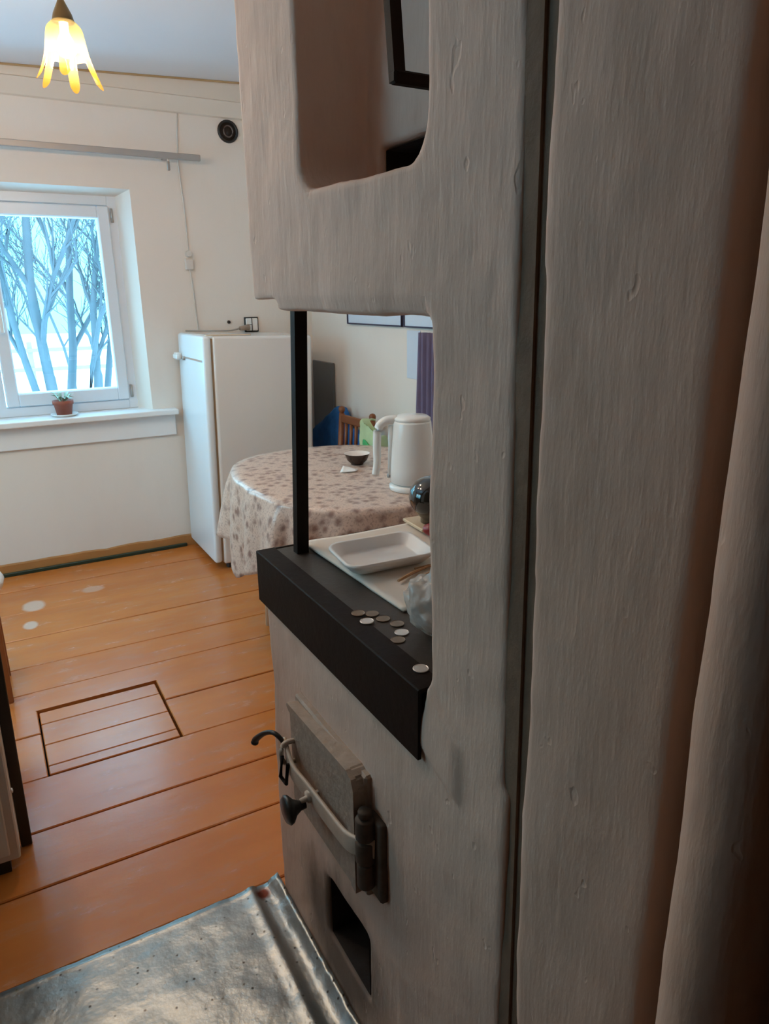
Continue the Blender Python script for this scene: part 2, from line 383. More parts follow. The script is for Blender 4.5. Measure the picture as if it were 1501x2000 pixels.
def emit(name, col, s):
    m = bpy.data.materials.new(name); m.use_nodes = True; nt = m.node_tree; nt.nodes.clear()
    o = N(nt, 'ShaderNodeOutputMaterial'); e = N(nt, 'ShaderNodeEmission'); e.inputs[0].default_value = (*col, 1); e.inputs[1].default_value = s
    nt.links.new(e.outputs[0], o.inputs['Surface']); return m
M['bulb'] = emit('lit_bulb', (1.0, 0.86, 0.62), 5)

def plastic_film():
    m = bpy.data.materials.new('plastic_film'); m.use_nodes = True; nt = m.node_tree; nt.nodes.clear(); L = nt.links.new
    o = N(nt, 'ShaderNodeOutputMaterial'); t = N(nt, 'ShaderNodeBsdfTransparent'); t.inputs[0].default_value = (0.9, 0.88, 0.85, 1)
    p = N(nt, 'ShaderNodeBsdfPrincipled'); p.inputs['Base Color'].default_value = (0.62, 0.59, 0.56, 1); p.inputs['Roughness'].default_value = 0.25
    tc = N(nt, 'ShaderNodeTexCoord'); n = N(nt, 'ShaderNodeTexNoise'); n.inputs['Scale'].default_value = 30; L(tc.outputs['Object'], n.inputs['Vector'])
    bp = N(nt, 'ShaderNodeBump'); bp.inputs['Distance'].default_value = 0.01; L(n.outputs['Fac'], bp.inputs['Height']); L(bp.outputs['Normal'], p.inputs['Normal'])
    mx = N(nt, 'ShaderNodeMixShader'); mx.inputs[0].default_value = 0.55; L(t.outputs[0], mx.inputs[1]); L(p.outputs[0], mx.inputs[2]); L(mx.outputs[0], o.inputs['Surface'])
    return m
M['film'] = plastic_film()

# ---------------------------------------------------------------- plaster solids
def lumpy(name, solids, cutters, mat, parent=None, voxel=0.007, smooth=8, amp=0.010, scale=0.16):
    """union of boxes minus cutters, remeshed and worn soft like hand-laid plaster; ONE mesh"""
    def tmp(fn):
        b = NB(); fn(b); bmesh.ops.recalc_face_normals(b, faces=b.faces[:])
        me = bpy.data.meshes.new('t'); b.to_mesh(me); b.free(); o = bpy.data.objects.new('t', me); COL.objects.link(o); return o
    objs = [tmp(s) for s in solids]; cuts = [tmp(c) for c in cutters]
    base = objs[0]
    for o in objs[1:]:
        md = base.modifiers.new('u', 'BOOLEAN'); md.operation = 'UNION'; md.object = o; md.solver = 'EXACT'
    for o in cuts:
        md = base.modifiers.new('d', 'BOOLEAN'); md.operation = 'DIFFERENCE'; md.object = o; md.solver = 'EXACT'
    md = base.modifiers.new('r', 'REMESH'); md.mode = 'VOXEL'; md.voxel_size = voxel
    md = base.modifiers.new('s', 'SMOOTH'); md.factor = 0.5; md.iterations = smooth
    for k, (sc, a) in enumerate(((scale, amp), (0.035, amp * 0.13))):
        t = bpy.data.textures.new('plaster_lumps', 'CLOUDS'); t.noise_scale = sc; t.noise_depth = 2
        md = base.modifiers.new('n', 'DISPLACE'); md.texture = t; md.strength = a; md.mid_level = 0.5; md.texture_coords = 'GLOBAL'
    dg = bpy.context.evaluated_depsgraph_get(); dg.update()
    me = bpy.data.meshes.new_from_object(base.evaluated_get(dg))
    for o in objs + cuts:
        d = o.data; bpy.data.objects.remove(o); bpy.data.meshes.remove(d)
    me.name = name; me.materials.clear(); me.materials.append(mat)
    for p in me.polygons: p.use_smooth = True
    o = bpy.data.objects.new(name, me); link(o, parent); return o

# ================================================================ ROOM
YW, XR, XL = 4.2, 1.85, -2.1
def ceil_z(x): return 2.495 + 0.045 * x

# floorboards: one floor, boards running parallel to the window wall, a hatch-sized hole left open
HX0, HX1, HY0, HY1 = -0.004, 0.425, 2.206, 2.634
seams = [-1.5, -1.25, -0.98, -0.7, -0.42, -0.15, 0.12, 0.4, 0.66, 0.92, 1.18, 1.447, 1.72, 1.947, 2.203, 2.472, 2.78, 3.01, 3.30, 3.61, 3.93, 4.2]
bm = NB()
for i, (a, b) in enumerate(zip(seams, seams[1:])):
    g = 0.0022
    segs = [(XL, XR)]
    if b > HY0 + 0.02 and a < HY1 - 0.02: segs = [(XL, HX0), (HX1, XR)]
    for x0, x1 in segs:
        dz = rnd.uniform(-0.0015, 0.0015)
        # part of the board that lies outside the hatch opening in y
        box(bm, x0, x1, a + g, b - g, -0.035, dz, 0.003, 1)
    if len(segs) == 2:
        if a < HY0 - 0.004: box(bm, HX0, HX1, a + g, HY0, -0.035, 0, 0.002)
        if b > HY1 + 0.004: box(bm, HX0 - 0.006, HX1 + 0.006, HY1, b - g - .0005, -0.034, dz - 0.0001, 0)
struct('floor', bm, M['floor'])
bm = NB(); box(bm, XL, XR, -1.5, 4.25, -0.09, -0.05); struct('floor_under', bm, M['soot'])

# hatch: four short boards let into the floor
hx0, hx1, hy0, hy1 = HX0 + 0.005, HX1 - 0.008, HY0 + 0.009, HY1 - 0.012
bm = NB()
ys = [hy0, 2.265, 2.395, 2.535, hy1]
for a, b in zip(ys, ys[1:]):
    box(bm, hx0, hx1, a + 0.0016, b - 0.0016, -0.03, -0.004, 0.0025)
o = obj('floor_hatch', bm, M['floor']); tag(o, 'square cellar hatch of four short brown boards let into the floor', 'hatch')

# ceiling (slightly out of level)
bm = NB()
prism(bm, [(XL, ceil_z(XL)), (XR, ceil_z(XR)), (XR, ceil_z(XR) + 0.1), (XL, ceil_z(XL) + 0.1)], 0.45, 4.5, 'y')
struct('ceiling', bm, M['ceiling'])

# far wall with splayed window opening
bm = NB()
def rx(y0, y1, z0, z1, x): return [(x, y0, z0), (x, y1, z0), (x, y1, z1), (x, y0, z1)]
def rc(x0, x1, z0, z1, y): return [(x0, y, z0), (x1, y, z0), (x1, y, z1), (x0, y, z1)]
L4 = loops(bm, [rc(XL - .1, XR + .1, -0.05, 2.75, YW + 0.32), rc(XL - .1, XR + .1, -0.05, 2.75, YW), rc(-0.70, 0.836, 0.845, 2.006, YW), rc(-0.635, 0.778, 0.845, 1.98, YW + 0.13), rc(-0.635, 0.778, 0.845, 1.98, YW + 0.32), rc(XL - .1, XR + .1, -0.05, 2.75, YW + 0.32)])
bmesh.ops.remove_doubles(bm, verts=bm.verts[:], dist=1e-5)
struct('wall_back', bm, M['wall'])

# right wall, left wall (with an added, unseen second window), partition with the doorway
bm = NB(); box(bm, XR, XR + .15, -1.5, 4.25, -.05, 2.75); struct('wall_right', bm, M['wall'])
WL = (2.05, 3.65, 0.80, 2.1)
bm = NB()
loops(bm, [rx(-1.6, 4.4, -.05, 2.75, XL - .3), rx(-1.6, 4.4, -.05, 2.75, XL), rx(*WL, XL), rx(*WL, XL - .3), rx(-1.6, 4.4, -.05, 2.75, XL - .3)])
bmesh.ops.remove_doubles(bm, verts=bm.verts[:], dist=1e-5)
struct('wall_left', bm, M['wall'])

bm = NB()
box(bm, XL, -0.74, 1.11, 1.20, 0, 2.7)
box(bm, -0.62, 0.49, 0.36, 0.55, 2.12, 2.7)
box(bm, 0.80, XR, 0.36, 0.55, 0, 2.7)
struct('wall_front', bm, M['wall'])

# hall around the camera: dim boarded walls and ceiling
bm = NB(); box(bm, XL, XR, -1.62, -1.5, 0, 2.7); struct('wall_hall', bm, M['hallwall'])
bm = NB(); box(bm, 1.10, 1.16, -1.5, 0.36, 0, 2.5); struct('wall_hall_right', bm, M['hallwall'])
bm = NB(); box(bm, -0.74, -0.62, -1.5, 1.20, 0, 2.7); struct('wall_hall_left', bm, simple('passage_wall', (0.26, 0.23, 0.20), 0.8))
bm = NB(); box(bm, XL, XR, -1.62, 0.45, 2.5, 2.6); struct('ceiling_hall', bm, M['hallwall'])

# door-side pilaster of the partition: limewashed, soft corners, tight against the stove
lumpy('wall_end', [lambda b: prism(b, [(0.345, -0.02), (0.517, -0.02), (0.559, 2.14), (0.345, 2.14)], 0.478, 0.86, 'x')], [], M['jamb'], voxel=0.006, smooth=22, amp=0.010, scale=0.2)['kind'] = 'structure'
bm = NB(); prism(bm, [(0.49, -0.02), (0.57, -0.02), (0.61, 2.14), (0.53, 2.14)], 0.4845, 0.78, 'x'); prism(bm, [(0.528, -0.02), (0.534, -0.02), (0.575, 2.14), (0.569, 2.14)], 0.4810, 0.6, 'x'); struct('trim_1', bm, M['groove'])
# round limewashed post of the doorway at the right edge
def post(b):
    for k in range(1):
        lathe(b, [(0, -0.01), (0.041, -0.01), (0.041, 2.12), (0, 2.12)], 40, (0.4625, 0.266, 0))
lumpy('trim_2', [post], [], M['jamb'], voxel=0.006, smooth=6, amp=0.006, scale=0.15)['kind'] = 'structure'

# cornice board along the window wall
bm = NB()
n = 12; A = []
for i in range(n + 1):
    x = XL + (XR - XL) * i / n
    A.append([bm.verts.new(p) for p in ((x, YW, 2.39), (x, YW - 0.016, 2.395), (x, YW - 0.058, 2.462), (x, YW - 0.048, 2.468), (x, YW - 0.055, ceil_z(x) + 0.01), (x, YW, ceil_z(x) + 0.02))])
for a, b in zip(A, A[1:]):
    for k in range(5): bm.faces.new((a[k], a[k + 1], b[k + 1], b[k]))
struct('trim_3', bm, M['cornice'])
# painted shadow line: a thin brown bead where cornice meets ceiling
bm = NB(); tube(bm, [(x, YW - 0.062, ceil_z(x) - 0.003) for x in (XL, 0, XR)], 0.006, 6); struct('trim_4', bm, simple('shadow_bead', (0.45, 0.30, 0.15), 0.6))

# skirting: brown board with a green-black painted strip at its foot
bm = NB()
xs = [XL + (1.6 - XL) * i / 60 for i in range(61)]
A = []
for x in xs:
    h = 0.062 + 0.006 * noise.noise((x * 7, 1, 2)) + 0.003 * noise.noise((x * 23, 4, 2))
    A.append([bm.verts.new(p) for p in ((x, YW, 0), (x, YW - 0.02, 0), (x, YW - 0.018, h), (x, YW, h + 0.004))])
for a, b in zip(A, A[1:]):
    for k in range(3): bm.faces.new((a[k], a[k + 1], b[k + 1], b[k]))
struct('baseboard_back', bm, M['skirt'])
bm = NB(); box(bm, XL, 0.95, YW - 0.034, YW - 0.019, 0.0, 0.022, 0.004); struct('baseboard_strip', bm, M['green'])

# ---------------------------------------------------------------- window
W = bpy.data.objects.new('window_1', None); link(W); W['kind'] = 'structure'
fy0, fy1 = 4.325, 4.395
def ringframe(bm, x0, x1, z0, z1, w, y0, y1, bev=0.004, wb=None, wt=None):
    wb = wb or w; wt = wt or w
    box(bm, x0, x0 + w, y0, y1, z0, z1, bev); box(bm, x1 - w, x1, y0, y1, z0, z1, bev)
    box(bm, x0 + w - .002, x1 - w + .002, y0, y1, z0, z0 + wb, bev); box(bm, x0 + w - .002, x1 - w + .002, y0, y1, z1 - wt, z1, bev)
bm = NB(); ringframe(bm, -0.64, 0.785, 0.845, 1.985, 0.052, fy0, fy1); box(bm, 0.04, 0.10, fy0, fy1, 0.89, 1.94, 0.003)
obj('window_frame', bm, M['pvc'], W)
for x0, x1 in ((0.105, 0.738), (-0.592, 0.035)):
    bm = NB(); ringframe(bm, x0, x1, 0.90, 1.93, 0.062, fy0 - 0.014, fy1 - 0.01, 0.006, 0.07, 0.062)
    s = obj('sash', bm, M['pvc'], W)
    bm = NB(); box(bm, x0 + .05, x1 - .05, 4.355, 4.359, 0.95, 1.88); obj('glass', bm, M['glass'], s)
    if x0 > 0:
        bm = NB(); box(bm, 0.125, 0.150, fy0 - 0.03, fy0 - 0.012, 1.37, 1.44, 0.004); box(bm, 0.128, 0.147, fy0 - 0.052, fy0 - 0.036, 1.29, 1.42, 0.006, 2); box(bm, 0.13, 0.145, fy0 - 0.05, fy0 - 0.02, 1.395, 1.415, 0.003)
        obj('window_handle', bm, M['white_plastic'], s)
        bm = NB()
        for z in (0.945, 1.885): tube(bm, [(0.752, fy0 - 0.006, z - 0.035), (0.752, fy0 - 0.006, z + 0.035)], 0.007, 8)
        obj('hinge', bm, M['alu'], s, True)
bm = NB(); box(bm, XL + 0.5, 0.965, YW - 0.075, YW + 0.13, 0.815, 0.846, 0.006, 2); struct('trim_sill', bm, M['sill'])
bm = NB(); box(bm, XL + 0.5, 0.955, YW - 0.02, YW + 0.0, 0.69, 0.814, 0.004); struct('trim_apron', bm, M['sill'])

# second window, out of view, added in the left wall to light the room
W2 = bpy.data.objects.new('added_window', None); link(W2); W2['kind'] = 'structure'
bm = NB()
x0 = XL - 0.18
for (a, b, c, d) in ((WL[0], WL[0] + .06, WL[2], WL[3]), (WL[1] - .06, WL[1], WL[2], WL[3]), (2.82, 2.88, WL[2], WL[3]), (WL[0], WL[1], WL[2], WL[2] + .06), (WL[0], WL[1], WL[3] - .06, WL[3])):
    box(bm, x0, x0 + .07, a, b, c, d, 0.003)
obj('window_frame', bm, M['pvc'], W2)
bm = NB(); box(bm, x0 + .03, x0 + .034, WL[0], WL[1], WL[2], WL[3]); obj('glass', bm, M['glass'], W2)

# ================================================================ STOVE
stove = thing('masonry_stove', 'large limewashed masonry cooking stove with niche, iron cooktop and firebox door', 'stove', (0, 0, 0))
XS = 0.48
def S1(b): prism(b, [(0.556, -0.02), (0.596, 2.5), (0.744, 2.5), (0.738, -0.02)], XS, 1.06, 'x')          # near pillar
def S2(b): box(b, XS, 1.06, 0.56, 1.402, -0.02, 0.865)                            # firebox body
def S3(b): box(b, XS, 1.06, 0.70, 1.372, 1.445, 2.5)                              # hood
def S3b(b): box(b, XS + 0.004, 1.06, 0.70, 1.255, 1.425, 1.6)                     # lower lip of the hood
def S4(b): prism(b, [(0.768, 0.826), (0.662, 0.790), (0.664, 0.872), (0.742, 0.928)], XS - 0.006, XS + 0.05, 'x')   # raised plaster patch
def C1(b):                                                                        # niche
    pts = []
    y0, y1, z0, r = 0.757, 1.116, 1.602, 0.045
    for k in range(9): a = R(180 + 90 * k / 8); pts.append((y0 + r + r * math.cos(a), z0 + r + r * math.sin(a)))
    for k in range(9): a = R(270 + 90 * k / 8); pts.append((y1 - r + r * math.cos(a), z0 + 0.006 + r + r * math.sin(a)))
    pts += [(y1, 2.35), (y0, 2.35)]
    prism(b, pts, XS - 0.1, 0.604, 'x')
def C2(b): box(b, 0.55, 0.74, 0.900, 1.080, 1.596, 1.676)                         # soot hole at the back of the niche
def C3(b): prism(b, [(0.945, 0.118), (1.128, 0.118), (1.128, 0.272), (1.10, 0.282), (0.945, 0.282)], XS - 0.1, 0.80, 'x')   # ash hole
def C4(b): box(b, 0.60, 1.0, 0.86, 1.24, 0.40, 0.66)
lumpy('body', [S2, S1, S3, S3b, S4], [C1, C2, C3], M['stove'], stove, voxel=0.0055, smooth=8, amp=0.012, scale=0.2)
# sooted linings of the two holes
bm = NB()
loops(bm, [rx(0.951, 1.122, 0.124, 0.276, 0.487), rx(0.951, 1.122, 0.124, 0.276, 0.785)]); 
f = [bm.verts.new(p) for p in rx(0.951, 1.122, 0.124, 0.276, 0.785)]; bm.faces.new(f)
obj('ash_hole', bm, M['soot'], stove, label='black sooty ash hole')
bm = NB()
loops(bm, [rx(0.906, 1.074, 1.602, 1.670, 0.612), rx(0.906, 1.074, 1.602, 1.670, 0.73)])
f = [bm.verts.new(p) for p in rx(0.906, 1.074, 1.602, 1.670, 0.73)]; bm.faces.new(f)
obj('soot_hole', bm, M['soot'], stove, label='dark sooty cleaning hole')
# iron damper bracket standing off the back of the niche
bm = NB()
L_ = loops(bm, [[(x + dx, y + dy, z) for dx, dy in ((-.008, -.007), (.009, -.007), (.009, .008), (-.008, .008))] for x, y, z in ((0.514, 0.926, 2.125), (0.532, 0.902, 1.716))]); bm.faces.new(L_[0]); bm.faces.new(L_[-1])
box(bm, 0.523, 0.612, 0.893, 0.909, 1.714, 1.730, 0.003)
box(bm, 0.506, 0.612, 0.917, 0.933, 2.11, 2.126, 0.003)
obj('damper_bracket', bm, M['black_steel'], stove, label='black iron bracket in the niche')

# cooktop and its steel angle edge
bm = NB(); box(bm, 0.492, 1.05, 0.735, 1.424, 0.898, 0.914, 0.002); obj('cooktop', bm, M['plate'], stove, label='dark iron cooktop')
bm = NB()
prism(bm, [(XS - 0.008, 0.800), (XS - 0.002, 0.800), (XS - 0.002, 0.909), (0.515, 0.911), (0.515, 0.9165), (XS - 0.006, 0.9165), (XS - 0.008, 0.9145)], 0.752, 1.425, 'y')
box(bm, XS - 0.004, 0.98, 1.419, 1.426, 0.802, 0.9155, 0.001)
obj('edge_angle', bm, M['black_steel'], stove, label='black steel angle edging the cooktop')
bm = NB(); loops(bm, [[(x, y, z) for x, y in ((x0, y0), (x0 + .027, y0), (x0 + .027, y0 + .022), (x0, y0 + .022))] for x0, y0, z in ((0.544, 1.362, 0.913), (0.559, 1.350, 1.445))])
obj('support_post', bm, M['black_steel'], stove, label='thin black steel post holding up the hood')

# firebox door
bm = NB()
poly = [(1.222, 0.415), (1.222, 0.648), (1.216, 0.655), (0.945, 0.668), (0.926, 0.660), (0.918, 0.640), (0.918, 0.425), (0.926, 0.418)]
prism(bm, poly, 0.452, 0.485, 'x')
bmesh.ops.bevel(bm, geom=bm.edges[:], offset=0.004, segments=2, affect='EDGES')
# sunk panel with raised rim
ri = [(1.208, 0.43), (1.208, 0.64), (0.94, 0.652), (0.935, 0.435)]
prism(bm, [(1.222, 0.648), (1.216, 0.655), (0.945, 0.668), (0.945, 0.652), (1.206, 0.639)], 0.446, 0.456, 'x')
prism(bm, [(0.918, 0.425), (0.918, 0.640), (0.926, 0.660), (0.945, 0.668), (0.945, 0.640), (0.936, 0.43)], 0.446, 0.456, 'x')
door = obj('firebox_door', bm, M['cast'], stove, label='rough grey-painted cast iron firebox door')
bm = NB(); tube(bm, curve_pts([(0.441, 1.228, 0.552), (0.436, 1.205, 0.548), (0.431, 1.16, 0.530), (0.436, 1.10, 0.525), (0.440, 1.02, 0.522), (0.441, 0.95, 0.526), (0.444, 0.915, 0.536), (0.456, 0.892, 0.540), (0.468, 0.884, 0.540)], 5), 0, 12, flat=(0.0045, 0.0185))
obj('latch_bar', bm, M['strap'], door, True, label='bowed pale strap latch')
bm = NB(); P = curve_pts([(0.439, 1.225, 0.552), (0.430, 1.222, 0.572), (0.420, 1.238, 0.580), (0.410, 1.265, 0.566), (0.400, 1.292, 0.540), (0.398, 1.298, 0.528)], 5)
tube(bm, P, [0.005 + 0.004 * max(0, (i / len(P) - 0.5)) * 2 for i in range(len(P))], 10)
obj('latch_hook', bm, M['black_rubber'], door, True, label='black curled latch end')
bm = NB(); tube(bm, [(0.47, 1.085, 0.527), (0.415, 1.087, 0.516)], 0.006, 10); lathe(bm, [(0, -0.008), (0.012, -0.008), (0.012, 0.008), (0, 0.008)], 14, (0.436, 1.086, 0.522), 'x')
obj('knob_stem', bm, M['strap'], door, True)
bm = NB(); lathe(bm, [(0, 0.424), (0.009, 0.424), (0.010, 0.413), (0.016, 0.402), (0.027, 0.393), (0.029, 0.387), (0.024, 0.382), (0, 0.380)], 24, (0, 1.087, 0.508), 'x')
obj('knob', bm, M['black_rubber'], door, True, label='black flared wooden knob')
bm = NB(); tube(bm, curve_pts([(0.478, 1.203, 0.566), (0.437, 1.203, 0.572), (0.424, 1.203, 0.560), (0.424, 1.203, 0.535), (0.436, 1.203, 0.523), (0.478, 1.203, 0.524)], 4), 0.0055, 8)
obj('keeper', bm, M['strap'], door, True)
bm = NB(); tube(bm, [(0.422, 1.196, 0.548), (0.416, 1.196, 0.502), (0.418, 1.170, 0.500), (0.424, 1.170, 0.545)], 0.0042, 8)
obj('wire_loop', bm, M['black_steel'], door, True)
bm = NB()
for z0, z1, r in ((0.455, 0.505, 0.0162), (0.508, 0.552, 0.0180), (0.556, 0.598, 0.0174), (0.600, 0.614, 0.0120)):
    lathe(bm, [(0, z0), (r * .9, z0), (r, z0 + .003), (r, z1 - .003), (r * .9, z1), (0, z1)], 18, (0.458, 0.899, 0))
box(bm, 0.468, 0.484, 0.862, 0.912, 0.435, 0.60, 0.004)
obj('hinge', bm, M['rust'], door, True, label='rusty barrel hinge')
bm = NB(); box(bm, 0.468, 0.486, 0.914, 1.228, 0.408, 0.664, 0.004)
obj('door_frame', bm, M['cast'], door)

# ================================================================ HEARTH SHEET
bm = NB()
nx, ny = 110, 96
X0, X1, Y0, Y1 = -0.60, 0.476, 0.30, 1.438
G = []
for i in range(nx + 1):
    row = []
    # finer columns towards the stove edge
    t = i / nx; x = X0 + (X1 - X0) * (t if t < 0.6 else t)
    for j in range(ny + 1):
        y = Y0 + (Y1 - Y0) * j / ny
        z = 0.0075 + 0.0028 * noise.noise((x * 6, y * 6, 0)) + 0.0014 * noise.noise((x * 17, y * 15, 3))
        if 0.385 < x < 0.412: z += 0.008 * math.sin(math.pi * (x - 0.385) / 0.027) * (0.7 + 0.6 * noise.noise((y * 25, 0, 5)))
        if 0.412 <= x < 0.443: z = 0.0045
        if x >= 0.443:
            k = (x - 0.443) / 0.033; z = 0.0045 + 0.022 * min(1, k) ** 1.2 + (0.006 * noise.noise((y * 45, x * 30, 9)) if k > 0.35 else 0)
        yy = y
        if j == ny: yy += 0.004 * noise.noise((x * 30, 2, 2)); z += 0.003
        row.append(bm.verts.new((x, yy, z)))
    G.append(row)
for i in range(nx):
    for j in range(ny): bm.faces.new((G[i][j], G[i + 1][j], G[i + 1][j + 1], G[i][j + 1]))
r = bmesh.ops.extrude_face_region(bm, geom=bm.faces[:])
for v in [g for g in r['geom'] if isinstance(g, bmesh.types.BMVert)]: v.co.z = 0.0016
o = obj('hearth_sheet', bm, M['zinc'], None, True); tag(o, 'dented galvanised metal sheet on the floor in front of the stove', 'metal sheet')

# ================================================================ ON THE COOKTOP
# pale card covering the back of the cooktop, near corner drooping
bm = NB()
c0 = Vector((0.572, 1.415)); n1, n2 = 26, 30
def cardpt(i, j):
    u, v = i / n1, j / n2
    x = 0.577 + 0.39 * u + 0.012 * v; y = 1.408 - v * (0.42 - 0.30 * max(0, u - 0.15))
    z = 0.9225 + 0.003 * noise.noise((x * 9, y * 9, 1))
    d = math.hypot(u, 1 - v)
    if d < 0.35: z -= 0.005 * (1 - d / 0.35)
    return x, y, z
G = [[bm.verts.new(cardpt(i, j)) for j in range(n2 + 1)] for i in range(n1 + 1)]
for i in range(n1):
    for j in range(n2): bm.faces.new((G[i][j], G[i][j + 1], G[i + 1][j + 1], G[i + 1][j]))
r = bmesh.ops.extrude_face_region(bm, geom=bm.faces[:])
for v in [g for g in r['geom'] if isinstance(g, bmesh.types.BMVert)]: v.co.z = max(0.9150, v.co.z - 0.0055)
o = obj('cardboard_sheet', bm, M['card'], None, True); tag(o, 'pale cardboard sheet lying on the iron cooktop under the white tray', 'cardboard')

bm = NB(); t = NB(); box(t, -0.10, 0.10, -0.05, 0.05, 0, 0.008, 0.002)
merge(bm, t, Matrix.Translation((0.935, 1.352, 0.9285)) @ Matrix.Rotation(R(-4), 4, 'Z'))
o = obj('cutting_board', bm, M['wood_pale']); tag(o, 'small pale wooden board behind the white tray on the cooktop', 'board')

# white foam tray
def tray():
    bm = NB()
    outer = [(0.100, 0.070, 0.030, 0.024), (0.098, 0.068, 0.028, 0.0265), (0.093, 0.063, 0.026, 0.025), (0.078, 0.050, 0.022, 0.006), (0.074, 0.046, 0.02, 0.004)]
    lo = [[(x, y, z) for x, y in rrect(w, h, r, 8)] for w, h, r, z in outer]
    under = [[(x, y, z) for x, y in rrect(w, h, r, 8)] for w, h, r, z in ((0.100, 0.070, 0.030, 0.021), (0.082, 0.053, 0.024, 0.001), (0.076, 0.047, 0.022, 0.0))]
    L = loops(bm, list(reversed(under)) + lo)
    bm.faces.new(L[-1]); bm.faces.new(list(reversed(L[0])))
    return bm
bm = tray(); o = obj('foam_tray', bm, M['foam'], None, True)
o.location = (0.668, 1.208, 0.9275); o.rotation_euler = (R(1.5), R(-1), R(-5))
o.scale = (0.98, 1.05, 1.0)
tag(o, 'empty white foam tray lying on the cardboard over the cooktop', 'tray')

# round black kettle half hidden by the pillar, red wrapper in front of it
k = thing('kettle', 'round black enamel kettle on the cooktop, half hidden by the stove pillar', 'kettle', (0.892, 1.345, 0.9370))
bm = NB(); lathe(bm, [(0, 0), (0.036, 0), (0.036, 0.012), (0.048, 0.024), (0.060, 0.042), (0.064, 0.060), (0.060, 0.080), (0.046, 0.098), (0.028, 0.107), (0, 0.110)], 32)
obj('pot_body', bm, M['enamel_black'], k, True)
bm = NB(); lathe(bm, [(0, 0.108), (0.006, 0.109), (0.006, 0.116), (0.011, 0.121), (0.009, 0.129), (0, 0.131)], 16); obj('lid_knob', bm, M['enamel_black'], k, True)
bm = NB(); tube(bm, curve_pts([(0.058, 0, 0.05), (0.082, 0, 0.075), (0.092, 0, 0.10)], 5), [0.012 - 0.0004 * i for i in range(11)], 10); obj('spout', bm, M['enamel_black'], k, True)
bm = NB(); bmesh.ops.create_icosphere(bm, subdivisions=3, radius=0.02)
for v in bm.verts: v.co = v.co * (1 + 0.25 * noise.noise(v.co * 60)); v.co.z *= 0.75
o = obj('wrapper', bm, M['red'], None, True); o.location = (0.848, 1.292, 0.9385); tag(o, 'small crumpled red wrapper beside the black kettle on the cooktop', 'wrapper')

# kindling splinters beside the tray
for i, (a, b) in enumerate((((0.640, 1.092, .927), (0.735, 1.125, .9285)), ((0.655, 1.075, .927), (0.745, 1.095, .9285)), ((0.70, 1.128, .927), (0.760, 1.112, .930)))):
    bm = NB(); tube(bm, [a, ((Vector(a) + Vector(b)) / 2 + Vector((0, .003, .001))), b], [0.0028, 0.0034, 0.002], 6)
    o = obj('kindling_splinter', bm, M['stick'])
    tag(o, ('thin brown splinter closest to the front rim of the white tray', 'thin brown splinter nearest the clear plastic bag, on the cardboard', 'short brown splinter at the right end of the white tray')[i], 'splinter', 'kindling splinters on the cardboard')

# clear plastic bag by the pillar
bm = NB(); bmesh.ops.create_icosphere(bm, subdivisions=4, radius=1.0)
for v in bm.verts:
    p = v.co.copy(); q = 1 + 0.22 * noise.noise(p * 2.2 + Vector((3, 1, 0))) + 0.10 * noise.noise(p * 6)
    v.co = Vector((p.x * 0.068 * q, p.y * 0.072 * q, max(0.0, (p.z * 0.5 + 0.45) * 0.120 * q)))
o = obj('plastic_bag', bm, M['film'], None, True); o.location = (0.612, 0.880, 0.9155); tag(o, 'crumpled clear plastic bag on the cooktop against the stove pillar', 'bag')

# coins on the iron
coins = [((0.516, 1.020), 'd', 'dull brown coin farthest from the pillar of those on the cooktop'),
         ((0.514, 0.984), 'b', 'bright silver coin touching the dull ones, left of the cooktop coins'),
         ((0.538, 1.010), 'd', 'dull brown coin behind the bright coin and next to the cardboard'),
         ((0.545, 0.982), 'd', 'dull brown coin between the bright coin and the cardboard corner'),
         ((0.556, 0.953), 'd', 'dull brown coin under the drooping corner of the cardboard'),
         ((0.546, 0.921), 'b', 'bright silver coin beside the clear plastic bag'),
         ((0.527, 0.901), 'd', 'dull brown coin in front of the bright coin by the plastic bag'),
         ((0.507, 0.800), 'g', 'grey coin at the foot of the stove pillar')]
for i, ((x, y), c, lab) in enumerate(coins):
    bm = NB(); lathe(bm, [(0, 0), (0.0115, 0), (0.0122, 0.0005), (0.0122, 0.0016), (0.0112, 0.002), (0.0105, 0.0015), (0, 0.0015)], 24)
    o = obj('coin', bm, M['coin_dark' if c == 'd' else 'coin_bright'])
    o.location = (x, y, 0.9167 if x < 0.517 else 0.9143); o.rotation_euler = (0, 0, i)
    tag(o, lab, 'coin', 'coins on the cooktop')

# ================================================================ FRIDGE
fr = thing('refrigerator', 'old white single-door refrigerator in the corner beside the window', 'refrigerator', (0.975, 3.66, 0))
fr.rotation_euler = (0, R(1.5), 0)
D, Wd, Ht = 0.60, 0.515, 1.268
bm = NB(); box(bm, 0.052, D, 0, Wd, 0.035, Ht, 0.014, 3); obj('cabinet', bm, M['fridge'], fr, True)
for p in fr.children[-1].data.polygons: p.use_smooth = False
bm = NB(); box(bm, 0.040, 0.056, 0.012, Wd - 0.012, 0.05, Ht - 0.012, 0.002); obj('gasket', bm, M['gasket'], fr, label='brown aged door gasket')
bm = NB(); box(bm, 0, 0.043, 0, Wd, 0.045, Ht, 0.016, 4); d = obj('door', bm, M['fridge_door'], fr, True)
bm = NB(); box(bm, -0.003, 0.002, 0.02, Wd - 0.02, Ht - 0.132, Ht - 0.122, 0.001); obj('trim_strip', bm, M['chrome'], d, label='thin chrome strip')
bm = NB(); box(bm, -0.032, 0.0, Wd - 0.075, Wd - 0.015, Ht - 0.145, Ht - 0.105, 0.008, 2); box(bm, -0.038, -0.02, Wd - 0.11, Wd - 0.02, Ht - 0.14, Ht - 0.115, 0.006, 2); obj('door_handle', bm, M['white_plastic'], d)
